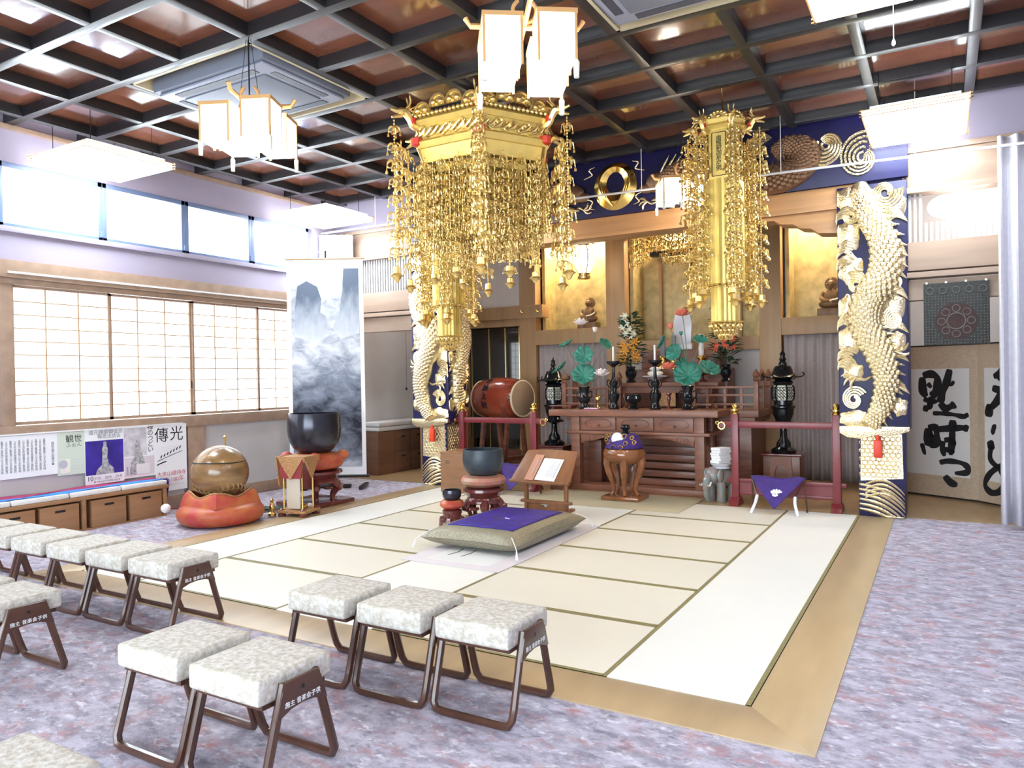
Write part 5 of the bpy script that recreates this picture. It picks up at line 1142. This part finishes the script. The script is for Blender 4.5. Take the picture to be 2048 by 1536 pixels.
statue('dim wooden statue seated in the left gold niche',-4.62,2.46,.80,'statue'); statue('wooden statue seated in the right gold niche beside the pillar',-.62,2.46,.85,'statue')
q=at(1167,480,y=7.3); t=thing('lotus_lamp','glowing lotus-bud lamp with gilt leaves hanging before the left niche','lamp',(q.x,7.3,3.20))
MB().lathe([(.09,.10),(.13,.16),(.175,.28),(.185,.38),(.15,.48),(.10,.54)],n=20).build('glass_bud','lotus_lamp',t)
for k in range(8):
    a=2*PI*k/8; MB().tube([(r*math.cos(a),r*math.sin(a),z) for r,z in((.092,.10),(.133,.16),(.178,.28),(.188,.38),(.153,.48),(.103,.54))],.008,5).build('rib','brass',t)
for k in range(6):
    a=2*PI*k/6; MB().tube(smooth_path([(.06*math.cos(a),.06*math.sin(a),.56),(.14*math.cos(a),.14*math.sin(a),.62),(.22*math.cos(a),.22*math.sin(a),.58)],4),[.03,.035,.04,.045,.05,.045,.03,.015,.006],6,flat=.35).build('gilt_leaf','brass',t)
MB().lathe([(.10,.52),(.08,.60),(.03,.64)],n=14).build('cap','brass',t); MB().lathe([(.06,0),(.10,.01),(.105,.05),(.085,.06),(.09,.10)],n=20).build('base_ring','brass',t); MB().tube([(0,0,.62),(0,0,1.0)],.006,5).build('hanging_rod','brass',t)
t=thing('hanging_bell','small dark bell hanging inside the central niche','bell',(-2.66,YN+.30,3.32)); MB().lathe([(.10,0),(.085,.04),(.07,.16),(.05,.2),(0,.21)],n=14).build('bell_body','black',t); MB().tube([(0,0,.2),(0,0,.64)],.006,5).build('cord','black',t)
# ---- red rails
def red_rail(label,x0,x1,y):
    t=thing('red_rail',label,'railing',(0,y,0))
    for x in(x0,x1):
        MB().box(x-.045,x+.045,-.045,.045,.06,1.13).build('post','red_lacquer',t,bevel=.008)
        MB().lathe([(.045,1.13),(.05,1.145),(.03,1.16),(.06,1.175),(.06,1.19),(.03,1.20),(.042,1.225),(.03,1.25),(0,1.265)],(x,0,0),14).build('gold_finial','brass',t)
        MB().prism([(-.16,0),(.16,0),(.12,.05),(.05,.10),(-.05,.10),(-.12,.05)],x-.06,x+.06,'x').build('foot','red_lacquer',t,bevel=.006)
    MB().box(x0-.16,x1+.16,-.028,.028,.96,1.04).build('top_rail','red_lacquer',t,bevel=.01)
    for x,s in((x0-.16,-1),(x1+.16,1)): MB().torus((x+s*.0,-.033,.985),.042,.012,16,6,'y').torus((x+s*.055,-.033,1.02),.018,.007,10,5,'y').build('gold_scroll','brass',t); MB().lathe([(.038,-.03),(.045,0),(.038,.03)],(x,0,1.0),14,'y').build('rail_end','red_lacquer',t)
    MB().box(x0-.10,x1+.10,-.02,.02,.285,.335).build('lower_rail','red_lacquer',t,bevel=.006); MB().box(x0,x1,-.018,.018,.13,.17).build('lower_rail','red_lacquer',t,bevel=.006); MB().box(x0,x1,-.008,.008,.17,.285).build('rail_panel','red_lacquer',t)
red_rail('red lacquered railing with gold finials right of the altar table',-1.415,-.25,5.66); red_rail('red lacquered railing with gold finials in front of the big drum',-5.50,-4.26,5.66)
# ---- drum
t=thing('big_drum','big red-brown barrel drum behind the left red railing','drum',(-5.42,6.72,0),-.2)
R0,R1,Ld,zc=.285,.345,.44,1.29
MB().lathe([(R0+(R1-R0)*(1-(i/6-1)**2),Ld*(i/6-1)) for i in range(13)],(0,0,zc),36,'x').build('barrel','drum_body',t)
for s in(-1,1):
    h=MB().lathe([(0,s*(Ld+.012)),(R0*.95,s*(Ld+.010)),(R0,s*Ld)] ,(0,0,zc),36,'x').build('drum_head','drum_skin',t)
    MB().torus((s*Ld,0,zc),R0,.016,36,6,'x').build('hide_edge','drum_edge',h)
    b=MB()
    for k in range(44): a=2*PI*k/44; b.sphere((s*(Ld-.045),(R0+.012)*math.cos(a),zc+(R0+.012)*math.sin(a)),.010,6,4); b.sphere((s*(Ld-.07),(R0+.018)*math.cos(a+.07),zc+(R0+.018)*math.sin(a+.07)),.010,6,4)
    o=b.build('tack_row','black',h); o['kind']='stuff'
for k,ch in enumerate('奉納太鼓'):
    a=PI-.25-.36*k+.95; y,z=-math.sin(a-.9)*0,0; th=.95-.42*k; n=Vector((0,-math.cos(th),math.sin(th))); up=Vector((0,math.sin(th),math.cos(th))); text(ch,.13,'ink',t,'drum_lettering',frame(Vector((-.10,0,zc))+n*(R1+.001),(1,0,0),up),.004)
for s in(-1,1):
    for q in(-1,1): MB().bar((s*.26,q*.30,.0),(s*.26,q*.16,1.06),.06).build('stand_leg','wood_altar',t)
    MB().box(s*.26-.03,s*.26+.03,-.30,.30,.30,.36).build('stand_stretcher','wood_altar',t); MB().tube([(s*.26,.30*math.cos(u),zc+.36*math.sin(u)) for u in [PI+PI*w/10 for w in range(11)]],.03,6).build('stand_cradle','wood_altar',t)
MB().box(-.3,.3,-.03,.03,.31,.35).build('stand_stretcher','wood_altar',t)
# ---- wooden box, cloth stands, incense table, elephant
t=thing('wooden_box','plain brown wooden box on the tatami before the left red railing','box',(-5.10,5.22,.0045)); MB().box(-.33,.33,-.25,.25,0,.555).build('box_body','wood_box',t,bevel=.006); MB().box(-.335,.335,-.255,.255,.555,.575).build('lid','wood_box',t,bevel=.004)
text('01',.075,'ink',t,'stencil',frame((-.20,-.2512,.43),(1,0,0),(0,0,1)))
def cloth_stand(label,x,y,w,crest):
    t=thing('cloth_stand',label,'cloth stand',(x,y,.004))
    for s in(-1,1):
        MB().tube(smooth_path([(s*w*.52,-.16,0),(s*w*.44,-.10,.12),(s*w*.42,-.04,.20)],4),.018,8).build('front_leg','white_metal' if crest else 'stool_wood',t); MB().tube([(s*w*.62,.16,.0),(s*w*.58,.08,.40)],.012,6).build('rear_leg','stool_wood',t)
        MB().tube([(s*w*.42,-.04,.20),(s*w*.60,.10,.40)],.012,6).build('brace','stool_wood',t)
    MB().tube([(-w*.62,.09,.40),(w*.62,.09,.40)],.012,6).build('cross_bar','stool_wood',t)
    def fn(u,v): hw=w*.60*(1-v)+.01; return ((u-.5)*2*hw,.085-.26*v-.02*math.sin(PI*v),.405-.33*v+.012*math.sin(u*9)*(1-v))
    MB().grid(fn,17,13).build('purple_cloth','purple_cloth',t,solid=.008)
    if crest:
        N_=Vector((0,-.785,-.0)) ; mw=frame(Vector((0,-.078,.225)),(1,0,0),(0,.62,.785)); b=MB()
        for k,(a,l) in enumerate(((0,.055),(-.55,.05),(.55,.05),(-1.1,.04),(1.1,.04))):
            for q in range(3): c=(.022*math.sin(a)*(q+1)*.7+.010*(q-1),.012+.018*math.cos(a)*(q+.4)); b.lathe([(0,0),(.013,.001),(.013,.004),(0,.005)],(c[0]+.012*math.sin(a),c[1],.006),10)
        for a in(-2.3,PI,2.3): b.lathe([(0,0),(.016,.001),(.016,.004),(0,.005)],(.024*math.sin(a),.02*math.cos(a),.006),10)
        o=b.build('white_crest','paper',t); o.matrix_local=mw
cloth_stand('folding stand draped with purple cloth bearing a white crest',-.86,5.28,.50,True); cloth_stand('folding stand draped with plain purple cloth left of the reading desk',-4.34,5.24,.50,False)
tag(MB().box(-4.02,-1.87,4.76,5.86,.0045,.010).build('straw_rug','rug_straw',bevel=.002),'plain olive straw rug in front of the offering table','rug')
t=thing('incense_table','round-bellied brown wooden incense table on curved legs','table',(-2.80,5.44,.0105))
MB().box(-.26,.26,-.21,.21,0,.055).build('base_plate','wood_inc',t,bevel=.02); MB().lathe([(.10,.47),(.20,.48),(.265,.54),(.28,.60),(.255,.66),(.20,.69),(0,.695)],n=32).build('belly','wood_inc',t)
for k in range(5):
    a=2*PI*k/5-PI/2+.3; c,s=math.cos(a),math.sin(a); MB().tube(smooth_path([(.22*c,.20*s,.58),(.235*c,.20*s,.44),(.17*c,.155*s,.25),(.15*c,.13*s,.12),(.19*c,.15*s,.055)],5),[.055]*5+[.048]*4+[.038,.034,.03,.027,.025,.023,.022,.022,.022,.024,.027,.03],7).build('leg','wood_inc',t)
t=thing('censer_cloth','purple cloth with gold scrolls and white disc over the incense table','cloth',(-2.80,5.44,.706))
MB().lathe([(.0,.165),(.15,.16),(.19,.13),(.215,.05),(.25,-.02)],n=30,cap=False).build('cloth','purple_cloth',t,solid=.006)
MB().sphere((-.02,-.185,.105),.085,16,10,(1,.25,1)).build('white_disc','mat_white',t)
for k,(x,z,r) in enumerate(((-.20,.13,.028),(-.13,.15,.03),(.09,.145,.036),(.17,.12,.03),(-.15,.06,.036),(.10,.05,.034),(-.06,-.01,.042),(.04,-.005,.036),(.19,.06,.03),(-.22,.08,.026))):
    y=-math.sqrt(max(.001,.232**2-x*x)); b=MB(); b.tube([(x+r*(1-.5*u/7)*math.cos(u),y-.008,z+r*(1-.5*u/7)*math.sin(u)) for u in [.55*w for w in range(13)]],.007,5); b.build('gold_scroll','gold_smooth',t)
tag(MB().lathe([(.05,0),(.055,.01),(.03,.03),(.06,.06),(.065,.08),(.05,.10),(.055,.11),(.045,.11),(0,.09)],n=18).build('incense_cup','bronze',loc=(-2.78,5.44,.876)),'small dark incense cup on top of the incense table','cup')
t=thing('elephant_stool','grey-green ceramic elephant stool beside the offering table','stool',(-1.66,5.90,.0),-.45)
b=MB(); b.sphere((0,0,.30),.15,18,12,(1,1.2,.85))
for sx in(-1,1):
    for sy in(-1,1): b.lathe([(.06,0),(.065,.02),(.055,.10),(.06,.26)],(sx*.085,sy*.10,0),12)
b.sphere((0,-.17,.34),.10,14,10,(1,.9,1.1)); b.tube(smooth_path([(0,-.24,.34),(0,-.285,.26),(0,-.29,.16),(0,-.27,.06),(0,-.25,.03)],4),[.05]*4+[.042]*4+[.034]*4+[.028]*5,9); b.build('elephant_body','elephant',t)
for s in(-1,1):
    MB().sphere((s*.11,-.14,.34),.085,12,8,(.35,.7,1)).build('ear','elephant',t); MB().tube(smooth_path([(s*.05,-.25,.26),(s*.065,-.30,.22),(s*.07,-.335,.235)],4),[.014]*5+[.010,.008,.006,.004],6).build('tusk','tusk',t)
MB().lathe([(.12,.42),(.10,.44),(.13,.47),(.135,.485),(0,.485)],n=24).build('top_plate','porcelain',t)
for k in range(6): tag(MB().box(-.075,.075,-.105,.105,0,.031).build('paper_bundle','paper',loc=(-1.66+.008*((k*5)%3-1),5.90,.487+.033*k),rotz=-.45+.03*((k*7)%3-1),bevel=.003),('lowest','second lowest','third','fourth','second highest','topmost')[k]+' white paper bundle in the stack on the elephant stool','paper','paper stack')
t=thing('notice_card','small white notice card on a wooden block left of the offering table','card',(-3.97,5.87,0)); MB().box(-.12,.12,-.07,.07,0,.50).build('block','wood_altar',t,bevel=.006); MB().box(-.085,.06,-.082,-.072,.42,.56).build('card','paper',t)
# ================================================================== left wall: cabinet, posters
t=thing('low_cabinet','long low wooden shoe cabinet along the left wall under the posters','cabinet',(0,0,-.006))
MB().box(-7.90,-7.50,-.9,2.06,.0,.02).build('base','wood_cab',t); MB().box(-7.90,-7.48,-.92,2.08,.345,.385).build('top','wood_cab',t,bevel=.005); MB().box(-7.90,-7.885,-.9,2.06,.02,.345).build('back','wood_cab2',t)
for y in(-.88,.08,1.04,2.04): MB().box(-7.89,-7.49,y-.02,y+.02,.02,.345).build('divider','wood_cab',t,bevel=.003)
names=('leftmost','left middle','right middle','rightmost'); k=0
for y in(-.62,-.19,.32,.78,1.33,1.79):
    vis=y>.2
    b=thing('storage_box',('%s brown pull-out box with a dark finger slot in the low cabinet'%names[k]) if vis else 'brown pull-out box of the low cabinet outside the picture','box',(-7.69,y,.016),group='pull-out boxes')
    if vis: k+=1
    else: b['label']='%s brown pull-out box at the hidden end of the low cabinet'%('nearest' if y<-.5 else 'second')
    MB().box(-.18,.19,-.205,.205,0,.30).build('box_body','wood_cab',b,bevel=.006); MB().box(.1905,.194,-.055,.055,.225,.25).build('finger_slot','black',b)
for j in range(5):
    y0=-.9+.596*j; lab=('first','second','third','fourth','fifth')[j]
    tag(MB().box(-7.88,-7.50,y0+.006,y0+.59,.0,.055).build('flat_cushion','cushion_white',loc=(0,0,.38),bevel=.018),lab+' thin white cushion from the left on the low cabinet','cushion','white bench cushions')
t=thing('blue_cloth','bright blue cloth strip lying along the white bench cushions','cloth',(0,0,0)); MB().grid(lambda u,v:(-7.66+.115*v+.02*math.sin(u*14),-.95+3.04*u,.442+.006*math.sin(u*23+v*4)),40,5).build('strip','cloth_blue',t,solid=.006)
MB().grid(lambda u,v:(-7.60+.10*u,2.085+.012*math.sin(v*5),.444-.22*v),6,8).build('hanging_end','purple_cloth',t,solid=.006)
t=thing('red_cloth','dark red cloth strip lying behind the blue cloth on the bench','cloth',(0,0,0)); MB().grid(lambda u,v:(-7.85+.17*v,-.95+3.0*u,.441+.008*math.sin(u*19+v*3)),40,5).build('strip','cloth_red',t,solid=.006)
XP=XL+.076
t=thing('poster_rail','thin white rail holding the row of posters below the shoji window','rail'); MB().box(XP,XP+.012,.2,2.55,1.095,1.112).build('rail_bar','white_metal',t)
def poster(label,y0,y1,z0,z1,m,curl=.0):
    t=thing('poster',label,'poster'); t.matrix_world=frame((XP+.003,y0,z0),(0,1,0),(0,0,1)); w,h=y1-y0,z1-z0
    MB().box(0,w,0,h,0,.002).build('sheet',m,t); return t,w,h
def tx(t,s,size,u,v,m,vert=False,sp=1.0): text(s,size,m,t,'lettering',Matrix.Translation((u,v,.0032)),.0004,vert,sp)
def blk(t,u0,u1,v0,v1,m,name='printed_field',z=.0021): return MB().box(u0,u1,v0,v1,z,z+.0006).build(name,m,t)
mat('print_violet',(.06,.03,.42),.6,noise=.5,scale=4,col2=(.02,.012,.16)); mat('print_green',(.66,.74,.62),.7); mat('print_grey',(.45,.42,.46),.7,noise=.5,scale=9,col2=(.75,.74,.76)); mat('print_stone',(.62,.60,.58),.7,noise=.5,scale=30,col2=(.22,.22,.25))
t,w,h=poster('white sheet of small printed Japanese columns at the left edge, under the rail',.27,.945,.63,1.09,'paper')
for i in range(12):
    for j in range(2): tx(t,('坐禅会のご案内毎月','一日十五日午前六時')[(i+j)%2],.026,w-.12-.043*i-.02,h*(.70 if j==0 else .32),'ink_grey',True,.86)
tx(t,'佛祖正傳の坐禅会●',.034,w-.05,h*.5,'ink_grey',True,1.0)
t,w,h=poster('pale green poster headed with two large characters, second from left',.945,1.255,.60,1.09,'print_green')
tx(t,'観世',.095,w*.60,h*.83,'ink'); tx(t,'ふぉん',.062,w*.60,h*.69,'ink_grey'); blk(t,.03,w*.45,.03,h*.38,'paper_cream')
for k in range(4): blk(t,w*.52,w*.94,h*(.34-.07*k),h*(.345-.07*k),'ink_faint','printed_line')
b=MB(); b.lathe([(0,0),(.05,.0004),(.05,.001),(0,.0012)],(w*.2,h*.26,.0028),16); b.build('printed_figure','ink_faint',t); MB().prism([(w*.10,h*.04),(w*.32,h*.04),(w*.28,h*.18),(w*.20,h*.22),(w*.13,h*.18)],.0028,.0034,'z').build('printed_figure','lotus_white',t)
t,w,h=poster('poster with a stone figure on violet ground and date line below',1.255,1.73,.45,1.10,'paper')
tx(t,'道元禅師御征忌',.060,w*.54,h*.94,'ink_grey'); tx(t,'報恩法話会',.058,w*.62,h*.86,'ink_grey'); blk(t,.006,w-.004,h*.17,h*.79,'print_violet')
MB().prism([(w*.26,h*.17),(w*.30,h*.26),(w*.42,h*.34),(w*.44,h*.52),(w*.43,h*.62),(w*.47,h*.71),(w*.50,h*.745),(w*.54,h*.71),(w*.58,h*.62),(w*.56,h*.48),(w*.60,h*.36),(w*.72,h*.27),(w*.74,h*.17)],.0028,.0036,'z').build('printed_statue','print_stone',t)
MB().lathe([(0,0),(.022,.0003),(.022,.001),(0,.0012)],(w*.505,h*.735,.0036),14).build('printed_halo','print_stone',t)
tx(t,'10',.078,w*.12,h*.105,'ink'); tx(t,'. 27火 . 28水 - 29木',.046,w*.56,h*.10,'ink_grey'); tx(t,'● 大本山永平寺別院 長谷寺',.026,w*.55,h*.04,'ink_grey')
t,w,h=poster('greyish photo poster with vertical title, second from right',1.73,2.15,.47,1.10,'paper')
blk(t,.004,w*.72,h*.42,h*.97,'print_grey'); blk(t,.004,w*.96,h*.03,h*.40,'mat_edge'); MB().prism([(w*.16,h*.06),(w*.22,h*.30),(w*.34,h*.44),(w*.36,h*.66),(w*.42,h*.76),(w*.50,h*.70),(w*.52,h*.55),(w*.60,h*.40),(w*.66,h*.26),(w*.74,h*.06)],.0028,.0036,'z').build('printed_statue','print_stone',t)
blk(t,w*.38,w*.80,h*.06,h*.26,'mat_white','printed_block',.0037); tx(t,'禅のつどい',.085,w*.84,h*.74,'ink',True,.95); tx(t,'参加自由',.030,w*.1,h*.14,'ink_grey',True)
t,w,h=poster('tall white poster with two big brush characters, rightmost under the rail',2.15,2.60,.24,1.10,'paper')
tx(t,'傳',.20,w*.20,h*.83,'ink'); tx(t,'光',.20,w*.68,h*.84,'ink'); 
b=MB(); brush(b,[(w*.06,h*.46),(w*.3,h*.50),(w*.6,h*.55),(w*.86,h*.585)],.006)
for k in range(7): brush(b,[(w*(.16+.10*k),h*(.50+.02*k)),(w*(.20+.10*k),h*(.545+.02*k))],.010)
brush(b,[(w*.05,h*.40),(w*.12,h*.42),(w*.34,h*.45)],.012); o=b.build('printed_sketch','ink',t); o.location=(0,0,.0026)
tx(t,'大本山總持寺',.070,w*.5,h*.255,'ink_red'); tx(t,'移転100年',.078,w*.5,h*.165,'ink_red')
for k in range(3): blk(t,w*.18,w*.86,h*(.66-.025*k),h*(.662-.025*k),'ink_faint','printed_line')
blk(t,w*.1,w*.9,h*.09,h*.094,'ink_faint','printed_line')
# ---- chest in the left alcove
t=thing('alcove_chest','dark wooden chest of drawers in the left alcove behind the scroll','chest',(0,0,0))
MB().box(-7.90,-7.46,6.0,7.75,0,.74).build('chest_body','wood_cab2',t,bevel=.006)
for j in range(3):
    for i in range(2):
        d=MB().box(-7.46,-7.44,6.45+.44*j,6.86+.44*j,.05+.34*i,.36+.34*i).build('drawer','wood_cab2',t,bevel=.004); MB().box(-7.44,-7.432,6.60+.44*j,6.70+.44*j,.27+.34*i,.295+.34*i).build('pull_slot','black',d)
for j,l in enumerate(('lower','upper')): tag(MB().box(-7.88,-7.45,6.02,7.72,0,.075).build('folded_quilt','cushion_white',loc=(0,0,.745+.08*j),bevel=.025),l+' white quilt folded on the alcove chest','quilt','folded quilts')
t=thing('cord_switch','thin hanging cord with a small dark toggle on the left alcove wall','cord',(XL+.02,7.35,1.45)); MB().tube([(0,0,0),(.005,.01,.6),(0,0,1.2)],.004,5).build('cord','ink_grey',t); MB().lathe([(.0,-.03),(.018,-.02),(.018,.02),(0,.03)],n=8).build('toggle','black',t)
